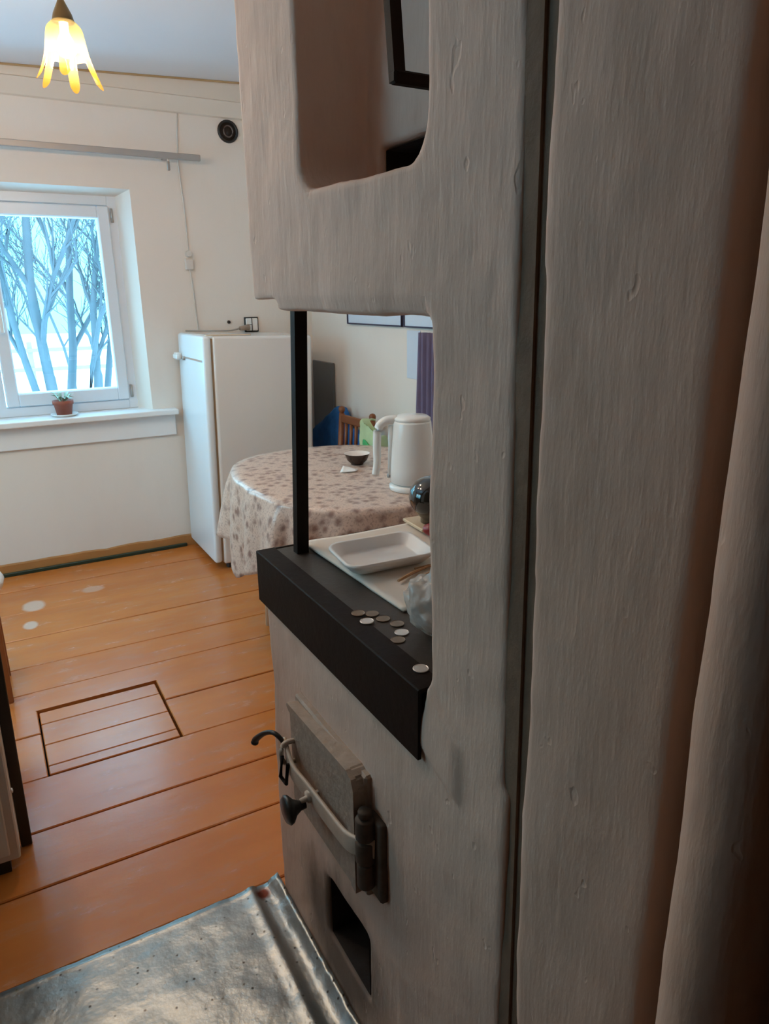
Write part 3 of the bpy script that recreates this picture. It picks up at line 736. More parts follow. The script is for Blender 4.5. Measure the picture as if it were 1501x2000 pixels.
bm = NB(); lathe(bm, [(0, -0.012), (0.011, -0.012), (0.011, 0.002), (0, 0.002)], 14, (0, Wd - 0.135, Ht - 0.132), 'x'); obj('lock', bm, M['alu'], d, True)
for x in (0.09, D - 0.06):
    for y in (0.04, Wd - 0.04): bm = NB(); lathe(bm, [(0, -0.012 - x * 0), (0.018, 0.0), (0.018, 0.04), (0, 0.04)], 12, (x, y, 0.004 + x * 0.026)); obj('foot', bm, M['black_rubber'], fr)
# ruler and cord on top
bm = NB(); t = NB(); box(t, -0.012, 0.012, -0.13, 0.13, 0, 0.004, 0.001); merge(bm, t, Matrix.Rotation(R(1.5), 4, 'Y') @ Matrix.Rotation(R(-78), 4, 'Z'))
o = obj('wooden_strip', bm, M['wood_pale']); o.location = (1.155, 3.70, 1.2665); tag(o, 'thin yellowish wooden strip lying on top of the refrigerator', 'strip')

# wall socket with plug and lead
so = thing('wall_socket', 'white square wall socket with dark frame above the refrigerator', 'socket', (1.455, YW, 1.300))
bm = NB(); box(bm, -0.043, 0.043, -0.010, 0, -0.043, 0.043, 0.003); obj('frame', bm, M['black_rubber'], so)
bm = NB(); box(bm, -0.036, 0.036, -0.020, -0.008, -0.036, 0.036, 0.004); obj('cover', bm, M['white_plastic'], so)
bm = NB(); box(bm, -0.0025, 0.0015, -0.022, -0.018, -0.036, 0.036); box(bm, -0.036, -0.002, -0.022, -0.018, -0.002, 0.001); obj('seam', bm, M['black_rubber'], so)
pc = thing('plug_lead', 'brownish plug and grey lead running from the wall socket across the refrigerator top', 'lead', (1.40, YW, 1.285))
bm = NB(); tube(bm, [(0.028, -0.035, 0.0), (-0.03, -0.045, -0.004)], [0.018, 0.012], 10); obj('plug', bm, simple('brown_plug', (0.34, 0.26, 0.20), 0.5), pc, True)
bm = NB(); tube(bm, curve_pts([(-0.03, -0.045, -0.004), (-0.10, -0.09, -0.012), (-0.19, -0.12, -0.010), (-0.27, -0.06, -0.010), (-0.345, -0.03, -0.008)], 6), 0.0045, 8); obj('lead', bm, simple('grey_lead', (0.35, 0.33, 0.30), 0.5), pc, True)
bm = NB(); lathe(bm, [(0, -0.014), (0.008, -0.012), (0.010, 0.0), (0, 0)], 12, (0, 0, 0), 'y'); o = obj('wall_hook', bm, M['black_rubber'], None, True); o.location = (1.320, YW, 1.317); tag(o, 'small black hook on the wall left of the socket', 'hook')

# ================================================================ WALL BITS
v = thing('vent_hole', 'round black vent hole with ring high on the window wall', 'vent', (1.392, YW, 2.328))
bm = NB(); lathe(bm, [(0.044, 0.0), (0.046, -0.012), (0.056, -0.012), (0.058, -0.004), (0.058, 0)], 32, (0, 0, 0), 'y'); obj('ring', bm, M['black_rubber'], v, True)
bm = NB(); lathe(bm, [(0, -0.002), (0.045, -0.002), (0.045, -0.003), (0, -0.003)], 32, (0, 0, 0), 'y'); obj('recess_shadow', bm, M['soot'], v, True)  # flat black disc paints the shade of the recess; no hole is cut
bm = NB(); tube(bm, [(0.026 * math.cos(a * math.pi / 10), -0.008, 0.028 * math.sin(a * math.pi / 10)) for a in range(21)], 0.004, 6, caps=False); obj('inner_ring', bm, simple('vent_grey', (0.14, 0.11, 0.10), 0.5), v, True)

cr = thing('curtain_rail', 'bare flat grey curtain rail above the window', 'curtain rail', (0, 4.1, 2.165))
bm = NB(); box(bm, -1.25, 1.197, -0.010, 0.010, -0.0155, 0.0155, 0.003); obj('rail', bm, M['alu'], cr)
for x in (-1.0, 0.06, 1.027):
    bm = NB(); box(bm, x - 0.012, x + 0.012, 0.008, 0.10, -0.008, 0.008, 0.002); obj('bracket', bm, M['alu'], cr)
bm = NB(); tube(bm, [(1.027, 0, -0.014), (1.027, 0, -0.028)], 0.0035, 6); box(bm, 1.018, 1.034, -0.005, 0.005, -0.072, -0.026, 0.004); obj('end_glider', bm, M['alu'], cr)

wc = thing('wall_cable', 'thin painted cable running down the window wall to the refrigerator', 'cable', (1.115, YW, 0))
bm = NB(); tube(bm, curve_pts([(0.005, -0.004, 2.39), (-0.012, -0.006, 2.17), (-0.002, -0.006, 1.95), (0.004, -0.004, 1.70)], 6), 0.0032, 6); tube(bm, curve_pts([(0.0, -0.010, 1.62), (0.010, -0.008, 1.50), (0.014, -0.008, 1.38), (0.020, -0.010, 1.275)], 6), 0.0034, 6); obj('cable', bm, M['cable'], wc, True)
bm = NB(); box(bm, -0.024, 0.022, -0.022, 0, 1.605, 1.665, 0.006, 2); lathe(bm, [(0, -0.03), (0.015, -0.028), (0.018, 0), (0, 0)], 16, (0, 0, 1.69), 'y'); obj('connector', bm, M['cable'], wc)

# pot plant on the sill
pp = thing('potted_plant', 'small pale-leaved plant in a terracotta pot on the window sill', 'plant', (0.372, 4.225, 0.8465))
bm = NB(); lathe(bm, [(0, 0), (0.055, 0), (0.072, 0.012), (0.070, 0.014), (0.052, 0.004), (0, 0.004)], 28); obj('saucer', bm, M['white_plastic'], pp, True)
bm = NB(); lathe(bm, [(0, 0.004), (0.038, 0.004), (0.048, 0.062), (0.053, 0.064), (0.054, 0.084), (0.048, 0.084), (0.045, 0.07), (0, 0.07)], 28); obj('pot', bm, M['terracotta'], pp, True)
bm = NB()
for i in range(11):
    a = i * 2.4; l = 0.055 + 0.02 * rnd.random(); h = 0.05 * rnd.random()
    b0 = Vector((0.012 * math.cos(a), 0.012 * math.sin(a), 0.072)); tip = Vector((l * math.cos(a), l * math.sin(a), 0.09 + h)); mid = (b0 + tip) / 2 + Vector((0, 0, 0.022))
    side = Vector((-math.sin(a), math.cos(a), 0)) * 0.012
    vs = [bm.verts.new(p) for p in (b0, mid + side, tip, mid - side)]; m_ = bm.verts.new(mid - Vector((0, 0, 0.006)))
    for q in range(4): bm.faces.new((vs[q], vs[(q + 1) % 4], m_))
obj('foliage', bm, M['leaf'], pp, True)

# ================================================================ TABLE
tb = thing('dining_table', 'oval dining table under a printed oilcloth behind the stove', 'table', (1.255, 2.52, 0))
TA, TBb, TN, TZ = 0.445, 0.555, 2.5, 0.768
def sup(th, a, b, n=TN):
    c, s = math.cos(th), math.sin(th)
    r = (abs(c / a) ** n + abs(s / b) ** n) ** (-1 / n)
    return r * c, r * s
bm = NB(); prism(bm, [sup(2 * math.pi * i / 64, TA - .006, TBb - .006) for i in range(64)], TZ - 0.028, TZ - 0.002, 'z'); obj('tabletop', bm, M['wood_pale'], tb)
for sx in (-1, 1):
    for sy in (-1, 1):
        bm = NB(); tube(bm, [(sx * .26, sy * .36, 0.0), (sx * .24, sy * .33, TZ - .03)], [0.018, 0.026], 12); obj('leg', bm, M['wood_pale'], tb, True)
def tablecloth():
    bm = NB(); uvs = {}
    CA, CB = 0.80, 0.90                         # half size of the cloth
    nth, nr, nd = 220, 14, 22
    rings = []
    ctr = bm.verts.new((0, 0, TZ + 0.002)); uvs[ctr] = (0, 0)
    for j in range(1, nr + 1):
        row = []
        for i in range(nth):
            th = 2 * math.pi * i / nth; x, y = sup(th, TA, TBb); k = j / nr
            v = bm.verts.new((x * k, y * k, TZ + 0.002 + (-0.004 if j == nr else 0))); uvs[v] = (x * k, y * k); row.append(v)
        rings.append(row)
    for j in range(1, nd + 1):
        row = []
        for i in range(nth):
            th = 2 * math.pi * i / nth; x, y = sup(th, TA, TBb); rr = math.hypot(x, y)
            # distance still available to the square edge of the cloth
            c, s = abs(math.cos(th)), abs(math.sin(th))
            q = 9
            R_ = ((c / CA) ** q + (s / CB) ** q) ** (-1 / q)
            drop = max(0.12, min(R_ - rr, 0.29)) + 0.06 * math.exp(-((th - 3.05) / 0.35) ** 2) + 0.065 * max(0, 1 - abs(th - 2.92) / 0.16); t = j / nd
            corner = max(0, abs(math.sin(2 * th)) - 0.55) / 0.45
            # folds gather towards the hem
            fold = 0.022 * math.sin(th * 18 + 0.7 * math.sin(3 * th)) + 0.035 * corner * math.sin(th * 26)
            out = 0.010 * min(1, t * 4) + (0.02 * corner + 0.012) * t + fold * t ** 0.8 * 0.9
            dx, dy = x / rr, y / rr
            zz = TZ - 0.004 - drop * t * 0.985
            v = bm.verts.new((x + dx * out, y + dy * out, zz)); uvs[v] = (x + dx * drop * t, y + dy * drop * t); row.append(v)
        rings.append(row)
    for i in range(nth): bm.faces.new((ctr, rings[0][i], rings[0][(i + 1) % nth]))
    for a, b in zip(rings, rings[1:]):
        for i in range(nth): j = (i + 1) % nth; bm.faces.new((a[i], b[i], b[j], a[j]))
    bm.verts.index_update()
    ul = bm.loops.layers.uv.new('cloth')
    for f in bm.faces:
        for l in f.loops: l[ul].uv = uvs[l.vert]
    return bm
o = obj('tablecloth', tablecloth(), M['cloth'], None, True); o.location = (1.255, 2.52, 0)
md = o.modifiers.new('thick', 'SOLIDIFY'); md.thickness = 0.0015; md.offset = 1
tag(o, 'beige printed oilcloth with brown floral pattern draped over the oval table', 'tablecloth')

TOP = TZ + 0.0045
# electric kettle
ek = thing('electric_kettle', 'white plastic electric kettle standing on the printed tablecloth', 'kettle', (1.325, 2.155, TOP), R(0))
bm = NB(); lathe(bm, [(0, 0), (0.082, 0), (0.085, 0.004), (0.085, 0.016), (0.078, 0.022), (0, 0.022)], 40); obj('base', bm, M['white_plastic'], ek, True)
bm = NB(); lathe(bm, [(0, 0.026), (0.076, 0.026), (0.082, 0.032), (0.080, 0.09), (0.074, 0.18), (0.069, 0.245), (0.067, 0.252), (0, 0.252)], 40)
obj('jug', bm, M['white_plastic'], ek, True)
bm = NB(); lathe(bm, [(0, 0.252), (0.066, 0.252), (0.066, 0.262), (0.055, 0.270), (0, 0.273)], 40); obj('lid', bm, M['white_plastic'], ek, True)
hd = Vector((-0.90, 0.44, 0)).normalized()
def hp(r, z): return (hd.x * r, hd.y * r, z)
bm = NB(); P = curve_pts([hp(0.055, 0.256), hp(0.095, 0.252), hp(0.122, 0.225), hp(0.128, 0.16), hp(0.128, 0.10), hp(0.135, 0.055)], 6)
tube(bm, P, [0.017 - 0.004 * (i / len(P)) for i in range(len(P))], 12); obj('handle', bm, M['white_plastic'], ek, True)
bm = NB(); tube(bm, [hp(0.080, 0.055), hp(0.076, 0.235)], 0.010, 10); obj('water_gauge', bm, M['white_plastic'], ek, True)
bm = NB(); lathe(bm, [(0, -0.006), (0.008, -0.006), (0.008, 0.004), (0, 0.004)], 14, hp(0.084, 0.05), 'x'); obj('switch', bm, M['alu'], ek, True)
# dark bowl, paper scrap, plug end
bw = thing('bowl', 'small dark brown bowl, cream inside, on the table beside the white kettle', 'bowl', (1.335, 2.615, TOP))
bm = NB(); lathe(bm, [(0, 0), (0.026, 0), (0.028, 0.005), (0.042, 0.018), (0.053, 0.045), (0.054, 0.047)], 36); obj('outside', bm, M['bowl_out'], bw, True)
bm = NB(); lathe(bm, [(0.054, 0.047), (0.051, 0.047), (0.038, 0.018), (0.02, 0.008), (0, 0.007)], 36); obj('inside', bm, M['bowl_in'], bw, True)
bm = NB()
pts = [(-0.045, -0.01), (-0.01, 0.035), (0.045, 0.012), (0.02, -0.03)]
G = []
for i in range(7):
    row = []
    for j in range(7):
        u, w = i / 6, j / 6
        p = (Vector(pts[0]) * (1 - u) + Vector(pts[1]) * u) * (1 - w) + (Vector(pts[3]) * (1 - u) + Vector(pts[2]) * u) * w
        row.append(bm.verts.new((p.x, p.y, 0.003 + 0.012 * (u * (1 - w)) ** 1.5 + 0.004 * noise.noise((p.x * 40, p.y * 40, 0)) + 0.002)))
    G.append(row)
for i in range(6):
    for j in range(6): bm.faces.new((G[i][j], G[i + 1][j], G[i + 1][j + 1], G[i][j + 1]))
o = obj('paper_scrap', bm, M['paper'], None, True); o.location = (1.245, 2.515, TOP - 0.001); md = o.modifiers.new('t', 'SOLIDIFY'); md.thickness = 0.0012
tag(o, 'folded scrap of white paper on the table in front of the dark bowl', 'paper')

# ================================================================ CHAIR with blue cloth and green bag
ch = thing('wooden_chair', 'reddish-brown wooden chair with slatted back behind the table', 'chair', (1.74, 3.425, -0.0), R(3))
def cbar(a, b, r0, r1=None, n=10):
    bm = NB(); tube(bm, [a, b], [r0, r1 or r0], n); return bm
for sy, nm in ((-0.165, 'a'), (0.165, 'b')):
    bm = NB(); tube(bm, [(-0.02, sy, 0), (-0.015, sy, 0.44), (0.012, sy, 0.825)], [0.016, 0.019, 0.016], 10); lathe(bm, [(0, 0.82), (0.010, 0.825), (0.017, 0.836), (0.019, 0.848), (0.014, 0.860), (0, 0.865)], 14, (0.012, sy, 0)); obj('back_post', bm, M['wood_chair'], ch, True)
    bm = cbar((-0.36, sy, 0), (-0.36, sy, 0.43), 0.015, 0.019); obj('leg', bm, M['wood_chair'], ch, True)
bm = NB(); box(bm, -0.39, 0.0, -0.20, 0.20, 0.43, 0.452, 0.006, 2); obj('seat', bm, M['wood_chair'], ch)
bm = NB(); box(bm, -0.002, 0.020, -0.16, 0.16, 0.775, 0.820, 0.006, 2); obj('top_rail', bm, M['wood_chair'], ch)
bm = NB(); box(bm, -0.012, 0.010, -0.16, 0.16, 0.585, 0.615, 0.004); obj('lower_rail', bm, M['wood_chair'], ch)
for i in range(5): obj('slat', cbar((-0.001, -0.11 + 0.055 * i, 0.61), (0.009, -0.11 + 0.055 * i, 0.78), 0.0095), M['wood_chair'], ch, True)
for z in (0.18,):
    obj('stretcher', cbar((-0.36, -0.18, z), (-0.02, -0.18, z), 0.010), M['wood_chair'], ch, True); obj('stretcher', cbar((-0.36, 0.18, z), (-0.02, 0.18, z), 0.010), M['wood_chair'], ch, True)

def soft_slab(outline, x0, thick, seed, name, mat, sub=3):
    """cloth lump: outline in (y,z), thickness along x, wrinkled"""
    bm = NB(); prism(bm, outline, x0, x0 + thick, 'x')
    bmesh.ops.triangulate(bm, faces=bm.faces[:])
    for _ in range(sub): bmesh.ops.subdivide_edges(bm, edges=bm.edges[:], cuts=1, use_grid_fill=True)
    for _ in range(3): bmesh.ops.smooth_vert(bm, verts=bm.verts[:], factor=0.5, use_axis_x=True, use_axis_y=True, use_axis_z=True)
    for v in bm.verts: v.co.x += 0.010 * noise.noise(v.co * 16 + Vector((seed, 0, 0))); v.co.y += 0.006 * noise.noise(v.co * 14 + Vector((0, seed, 0)))
    return bm
bm = soft_slab([(3.28, 0.46), (4.10, 0.46), (4.10, 0.655), (3.90, 0.755), (3.79, 0.815), (3.725, 0.845), (3.675, 0.84), (3.615, 0.745), (3.40, 0.715), (3.28, 0.70)], 1.775, 0.045, 2, 'coat', M['blue'])
o = obj('blue_cloth', bm, M['blue'], None, True); tag(o, 'bright blue cloth hung over the far post of the wooden chair', 'cloth')
bm = soft_slab([(2.99, 0.50), (3.195, 0.50), (3.205, 0.72), (3.21, 0.845), (3.18, 0.86), (3.13, 0.79), (3.06, 0.77), (3.01, 0.80), (2.99, 0.74)], 1.655, 0.05, 5, 'bag', M['greenbag'])
gb = obj('carrier_bag', bm, M['greenbag'], None, True); tag(gb, 'pale green carrier bag hanging on the near post of the wooden chair', 'bag')
bm = soft_slab([(3.02, 0.60), (3.13, 0.62), (3.15, 0.70), (3.165, 0.765), (3.08, 0.735), (3.02, 0.74)], 1.640, 0.016, 7, 'print', M['green_print'], 2)
obj('green_print', bm, M['green_print'], gb, True, label='dark green printed patch')
bm = NB(); tube(bm, curve_pts([(1.68, 3.19, 0.82), (1.715, 3.20, 0.845), (1.752, 3.22, 0.836)], 5), 0.006, 8); obj('bag_handle', bm, M['greenbag'], gb, True)

# ================================================================ RIGHT WALL
bm = NB(); t = NB(); box(t, -0.012, 0.0, -0.15, 0.15, 0, 1.075, 0.004); merge(bm, t)
o = obj('dark_board', bm, M['panel_dark'], None); o.location = (XR - 0.012, 4.035, 0.0); o.rotation_euler = (0, R(0.6), 0)
tag(o, 'tall dark grey board leaning in the corner behind the refrigerator', 'board')
for i, (a, b, lab) in enumerate(((3.085, 3.677, 'large pale picture in thin dark frame on the right wall, nearer the refrigerator'), (2.60, 3.066, 'pale picture in thin dark frame on the right wall, nearer the purple curtain'))):
    p = thing('framed_picture', lab, 'picture', (XR, (a + b) / 2, 1.309), 0, 'pale pictures on the right wall')
    w = (b - a) / 2
    bm = NB()
    for (y0, y1, z0, z1) in ((-w, w, -0.003, 0.004), (-w, w, 0.407, 0.414), (-w, -w + .005, 0, .41), (w - .005, w, 0, .41)): box(bm, -0.018, 0, y0, y1, z0, z1, 0.001)
    obj('frame', bm, M['frame_dark'], p)
    bm = NB(); box(bm, -0.010, 0, -w + .004, w - .004, 0.003, 0.408); obj('picture', bm, M['picture'], p)
bm = NB(); box(bm, XR - 0.004, XR, 2.93, 3.053, 1.062, 1.292, 0.001); o = obj('wall_calendar', bm, M['picture']); tag(o, 'plain bluish paper sheet hanging on the right wall below the pictures', 'paper sheet')
bm = NB()
A = []
for i in range(40):
    y = 2.875 - 0.30 * i / 39; x = XR - 0.05 - 0.018 * math.sin(i * 1.1)
    A.append([bm.verts.new((x, y + 0.03 * (z - 1.1) * (1 if i < 39 else 1) * 0 - (0.055 * max(0, (z - 0.95)) if i < 6 else 0.0), z)) for z in (0.50, 0.95, 1.25, 1.29)])
for a, b in zip(A, A[1:]):
    for k in range(3): bm.faces.new((a[k], b[k], b[k + 1], a[k + 1]))
o = obj('purple_curtain', bm, M['purple'], None, True); md = o.modifiers.new('t', 'SOLIDIFY'); md.thickness = 0.002
tag(o, 'strip of purple curtain on the right wall at the edge of the pillar', 'curtain')

# ================================================================ LEFT EDGE
kc = thing('cupboard', 'low grey painted cupboard at the left edge, dark strip down its rear corner', 'cupboard', (0, 0, 0))
kc.rotation_euler = (0, R(0.8), 0)
bm = NB(); box(bm, -1.60, -0.098, 1.790, 2.30, 0.055, 1.02, 0.004); obj('carcass', bm, M['cabinet'], kc)  # unseen length and height stretched to shade the stove's lower face
bm = NB(); box(bm, -1.58, -0.125, 1.82, 2.28, 0.0, 0.06); obj('plinth', bm, M['cab_dark'], kc)
bm = NB(); box(bm, -0.098, -0.070, 1.900, 1.918, 0.002, 1.02, 0.002); obj('edge_strip', bm, M['cab_dark'], kc, label='dark vertical edge strip')
bm = NB(); box(bm, -0.715, -0.12, 1.778, 1.791, 0.08, 0.98, 0.003); cd = obj('door', bm, M['cabinet'], kc)
bm = NB(); tube(bm, [(-0.65, 1.765, 0.6), (-0.65, 1.765, 0.72)], 0.006, 8); obj('handle', bm, M['alu'], cd, True)
bm = NB(); box(bm, -1.61, -0.09, 1.775, 2.31, 1.02, 1.045, 0.004); obj('top_board', bm, M['cabinet'], kc)
bm = NB(); lathe(bm, [(0, 0), (0.007, 0.001), (0.006, 0.005), (0, 0.006)], 12, (-0.098, 1.845, 0.225), 'x'); obj('peg', bm, M['white_plastic'], kc)

st = thing('stool', 'brown-legged stool with a rounded white seat at the left edge', 'stool', (-0.235, 2.87, 0))
bm = NB(); lathe(bm, [(0, 0.42), (0.17, 0.42), (0.195, 0.435), (0.20, 0.455), (0.19, 0.475), (0.15, 0.485), (0, 0.488)], 40); obj('seat', bm, M['white_plastic'], st, True)
for sx in (-1, 1):
    for sy in (-1, 1):
        bm = NB(); t = NB(); box(t, -0.016, 0.016, -0.016, 0.016, 0, 0.425, 0.003); merge(bm, t, Matrix.Translation((sx * 0.145, sy * 0.115, 0))); obj('leg', bm, M['wood_stool'], st)

# ================================================================ LAMP
LX, LY, LZ = 0.372, 2.56, 2.235
lamp = thing('ceiling_lamp', 'lit ceiling lamp with amber glass petal shade and two added unseen arms near the window', 'lamp', (0.02, 2.56, 0))
hubz = 2.40
bm = NB(); lathe(bm, [(0, ceil_z(0)), (0.055, ceil_z(0)), (0.05, ceil_z(0) - 0.025), (0.012, ceil_z(0) - 0.045), (0.010, hubz), (0.03, hubz - 0.01), (0.032, hubz - 0.04), (0.012, hubz - 0.065), (0, hubz - 0.07)], 24); obj('stem', bm, M['brass'], lamp, True)
def shade_mesh():
    bm = NB(); nth, nz, pet = 144, 30, 6
    rows = []
    for j in range(nz + 1):
        t = j / nz; row = []
        for i in range(nth):
            th = 2 * math.pi * i / nth
            pk = max(0.0, math.cos(pet * th)) ** 0.2
            Lz = 0.094 + 0.072 * pk
            z = -Lz * t
            d = -z
            if d < 0.03: r = 0.030 + 0.022 * math.sin(math.pi / 2 * d / 0.03)
            elif d < 0.10: r = 0.052 + 0.012 * (d - 0.03) / 0.07
            else: r = 0.064 + 0.040 * ((d - 0.10) / 0.083) ** 1.15
            r *= 1 + 0.05 * math.cos(pet * th) * min(1, d / 0.05)
            th2 = th + (0.06 * math.sin(pet * th) * -1 * max(0, (d - 0.06)) / 0.1)
            row.append(bm.verts.new((r * math.cos(th2), r * math.sin(th2), z)))
        rows.append(row)
    for a, b in zip(rows, rows[1:]):
        for i in range(nth): k = (i + 1) % nth; bm.faces.new((a[i], a[k], b[k], b[i]))
    return bm
shade_me = None
LIGHTS = []
for i in range(3):  # first arm is in view; the other two are added for light
    a = R(120 * i); ox, oy = 0.352 * math.cos(a), 0.352 * math.sin(a)
    c = (ox, oy, LZ)
    bm = NB(); tube(bm, curve_pts([(0.02 * math.cos(a), 0.02 * math.sin(a), hubz - 0.03), (ox * .5, oy * .5, hubz - 0.045), (ox * .85, oy * .85, hubz - 0.02), (ox, oy, hubz - 0.06), (ox, oy, LZ + 0.04)], 6), 0.0055, 8); arm = obj('arm', bm, M['brass'], lamp, True)
    bm = NB(); lathe(bm, [(0, 0.055), (0.008, 0.055), (0.012, 0.046), (0.026, 0.018), (0.031, 0.0), (0.030, -0.004), (0, -0.004)], 24, c); obj('shade_cap', bm, M['brass'], arm, True)
    sh = obj('glass_shade', shade_mesh(), M['shade'], arm, True); sh.location = c; sh.rotation_euler = (0, 0, R(14))
    bm = NB(); lathe(bm, [(0, 0.0), (0.013, -0.004), (0.013, -0.03), (0.020, -0.045), (0.028, -0.065), (0.027, -0.08), (0.016, -0.094), (0, -0.098)], 20, c); obj('bulb', bm, M['bulb'], arm, True)
    LIGHTS.append((0.02 + c[0], 2.56 + c[1], LZ - 0.115))
LAMP_W = 11.5
for p in LIGHTS:  # one light per shade, the two added arms included
    l = bpy.data.lights.new('bulb_light', 'POINT'); l.energy = LAMP_W; l.color = (1.0, 0.80, 0.62); l.shadow_soft_size = 0.028
    o = bpy.data.objects.new('bulb_light', l); COL.objects.link(o); o.location = p

# ================================================================ OUTSIDE
bm = NB()
G = []
for i in range(31):
    row = []
    for j in range(31):
        x = -25 + 60 * i / 30; y = 4.55 + 45 * j / 30
        row.append(bm.verts.new((x, y, -0.55 + 0.10 * noise.noise((x * .4, y * .4, 0)))))
    G.append(row)
for i in range(30):
    for j in range(30): bm.faces.new((G[i][j], G[i + 1][j], G[i + 1][j + 1], G[i][j + 1]))
struct('ground_snow', bm, M['snow'], None, True)
bm = NB(); box(bm, -30, XL - 0.35, -12, 4.5, -0.7, -0.55); struct('ground_side', bm, M['snow'])

def stem_mesh(p0, d0, ln, r0, seed, depth=0):
    bm = NB(); rr = random.Random(seed)
    def grow(p, d, ln, r, dep):
        n = 7; pts = [p]; rad = [r]; q = p.copy(); dd = d.normalized()
        kids = []
        for k in range(n):
            dd = (dd + Vector((rr.gauss(0, .10), rr.gauss(0, .10), rr.gauss(0, .05) + 0.03))).normalized()
            q = q + dd * (ln / n); pts.append(q.copy()); rad.append(r * (1 - 0.72 * (k + 1) / n))
            if dep < 3 and (k >= 1 if dep == 0 else True):
                for _ in range((1, 2, 1)[dep] if dep < 2 else rr.choice((0, 1))): kids.append((q.copy(), dd.copy(), rad[-1], k))
        tube(bm, pts, rad, 6 if dep < 2 else 4, caps=False)
        for kp, kd, kr, k in kids:
            s = Vector((rr.gauss(0, 1), rr.gauss(0, 1), 0)).normalized()
            nd = (kd * 0.9 + s * rr.uniform(0.35, 0.75) + Vector((0, 0, 0.15))).normalized()
            grow(kp, nd, ln * rr.uniform(0.30, 0.52), max(kr * 0.62, 0.006), dep + 1)
    grow(Vector(p0), Vector(d0), ln, r0, depth)
    return bm
def shrub(name, lab, x, y, stems, seed):
    t = thing(name, lab, 'tree', (x, y, -0.55), 0, 'bare trees outside the window')
    for i, (dx, lean, ln, r) in enumerate(stems):
        obj('trunk', stem_mesh((dx, 0.15 * ((i * 37) % 5 - 2) * .5, -0.05), (lean, 0.04 * ((i * 13) % 3 - 1), 1), ln, r * 0.72, seed + i), M['bark'], t, True)
    return t
shrub('bare_tree', 'bare many-stemmed tree seen in the middle of the window pane', 1.10, 10.4, [(-0.42, -0.10, 4.6, .085), (-0.26, 0.02, 5.2, .12), (-0.08, -0.05, 5.0, .10), (0.08, 0.14, 4.6, .085), (0.20, 0.06, 4.8, .075), (0.34, 0.30, 4.2, .07), (0.02, 0.22, 4.4, .06)], 100)
shrub('bare_tree', 'bare slanting tree at the left side of the window pane', -0.35, 8.2, [(0.0, 0.03, 4.8, .085), (-0.25, 0.10, 4.4, .06), (-0.5, -0.1, 4.4, .07)], 200)
shrub('bare_tree', 'distant bare tree with thin twigs at the right side of the pane', 3.6, 15.5, [(0.0, 0.05, 5.2, .09), (0.4, 0.12, 4.6, .06), (-0.5, -0.1, 4.8, .07), (-1.3, 0.05, 5.0, .07)], 300)
shrub('bare_tree', 'clump of thin pale stems far behind the middle tree', 1.75, 14.2, [(-0.9, -0.05, 4.6, .05), (-0.55, 0.04, 5.0, .05), (-0.2, -0.1, 4.4, .045), (0.15, 0.08, 5.0, .05), (0.5, 0.1, 4.4, .045)], 400)
fe = thing('rail_fence', 'pale two-rail wooden fence across the snow outside', 'fence', (0, 0, 0))
for z in (0.05, 0.45):
    bm = NB(); box(bm, -6, 12, 16.9, 16.95, z - 0.04, z + 0.04, 0.005); obj('rail', bm, M['fence'], fe)
for x in range(-5, 12, 3):
    bm = NB(); box(bm, x - .05, x + .05, 16.95, 17.05, -0.65, 0.62, 0.01); obj('fence_post', bm, M['fence'], fe)

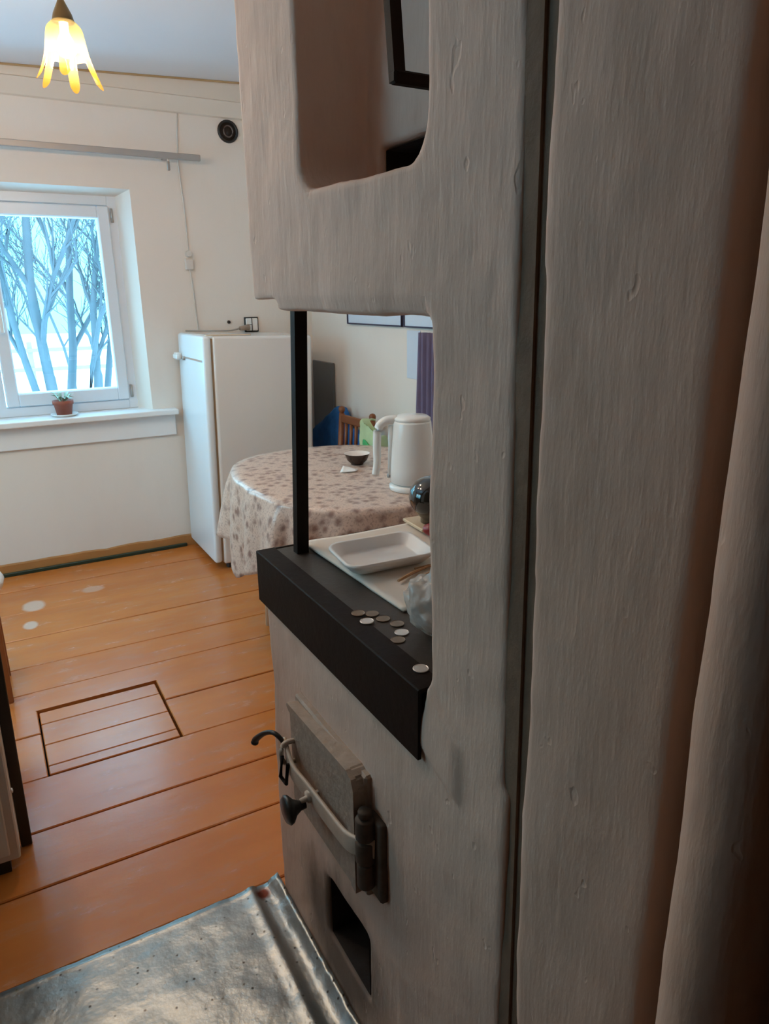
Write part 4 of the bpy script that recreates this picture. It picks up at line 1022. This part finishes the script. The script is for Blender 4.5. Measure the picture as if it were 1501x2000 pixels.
# ================================================================ LIGHT
w = bpy.data.worlds.new('winter_sky'); S.world = w; w.use_nodes = True
nt = w.node_tree; bg = nt.nodes['Background']
SKY = 10.0
tc = N(nt, 'ShaderNodeTexCoord'); sp = N(nt, 'ShaderNodeSeparateXYZ'); nt.links.new(tc.outputs['Generated'], sp.inputs[0])
rp = N(nt, 'ShaderNodeValToRGB'); rp.color_ramp.elements[0].color = (0.088, 0.30, 0.40, 1); rp.color_ramp.elements[0].position = 0.09; rp.color_ramp.elements[1].color = (0.28, 0.68, 1.0, 1); rp.color_ramp.elements[1].position = 0.75
e = rp.color_ramp.elements.new(0.2); e.color = (0.42, 0.82, 1.0, 1)
nt.links.new(sp.outputs[2], rp.inputs['Fac']); nt.links.new(rp.outputs['Color'], bg.inputs['Color']); bg.inputs['Strength'].default_value = SKY

def portal(name, loc, rot, sx, sy):
    l = bpy.data.lights.new(name, 'AREA'); l.shape = 'RECTANGLE'; l.size = sx; l.size_y = sy; l.cycles.is_portal = True
    o = bpy.data.objects.new(name, l); COL.objects.link(o); o.location = loc; o.rotation_euler = rot
portal('window_portal', (0.07, YW + 0.33, 1.41), (R(-90), 0, 0), 1.42, 1.14)

portal('added_window_portal', (XL - 0.31, (WL[0] + WL[1]) / 2, (WL[2] + WL[3]) / 2), (0, R(-90), 0), WL[3] - WL[2], WL[1] - WL[0])
# ================================================================ CAMERA
pitch, yaw, roll = R(16.9), R(29.25), R(-0.67)
F = Vector((math.sin(yaw) * math.cos(pitch), math.cos(yaw) * math.cos(pitch), -math.sin(pitch)))
Rt = Vector((math.cos(yaw), -math.sin(yaw), 0)); U = Rt.cross(F)
c, s = math.cos(roll), math.sin(roll)
Rt, U = c * Rt + s * U, -s * Rt + c * U
cam = bpy.data.cameras.new('camera'); cam.sensor_fit = 'VERTICAL'; cam.sensor_height = 36; cam.lens = 1385 / 2000 * 36
cam.clip_start = 0.02; cam.clip_end = 200
co = bpy.data.objects.new('camera', cam); COL.objects.link(co)
Mx = Matrix.Identity(4)
for i in range(3): Mx[i][0] = Rt[i]; Mx[i][1] = U[i]; Mx[i][2] = -F[i]
Mx.translation = (0, 0, 1.45)
co.matrix_world = Mx
S.camera = co

S.view_settings.view_transform = 'Standard'; S.view_settings.look = 'None'
S.view_settings.exposure = 0.0; S.view_settings.gamma = 1.0; S.view_settings.use_curve_mapping = False
S.cycles.use_denoising = True
S.cycles.max_bounces = 10; S.cycles.diffuse_bounces = 6; S.cycles.glossy_bounces = 4; S.cycles.transparent_max_bounces = 12
S.cycles.sample_clamp_indirect = 8.0
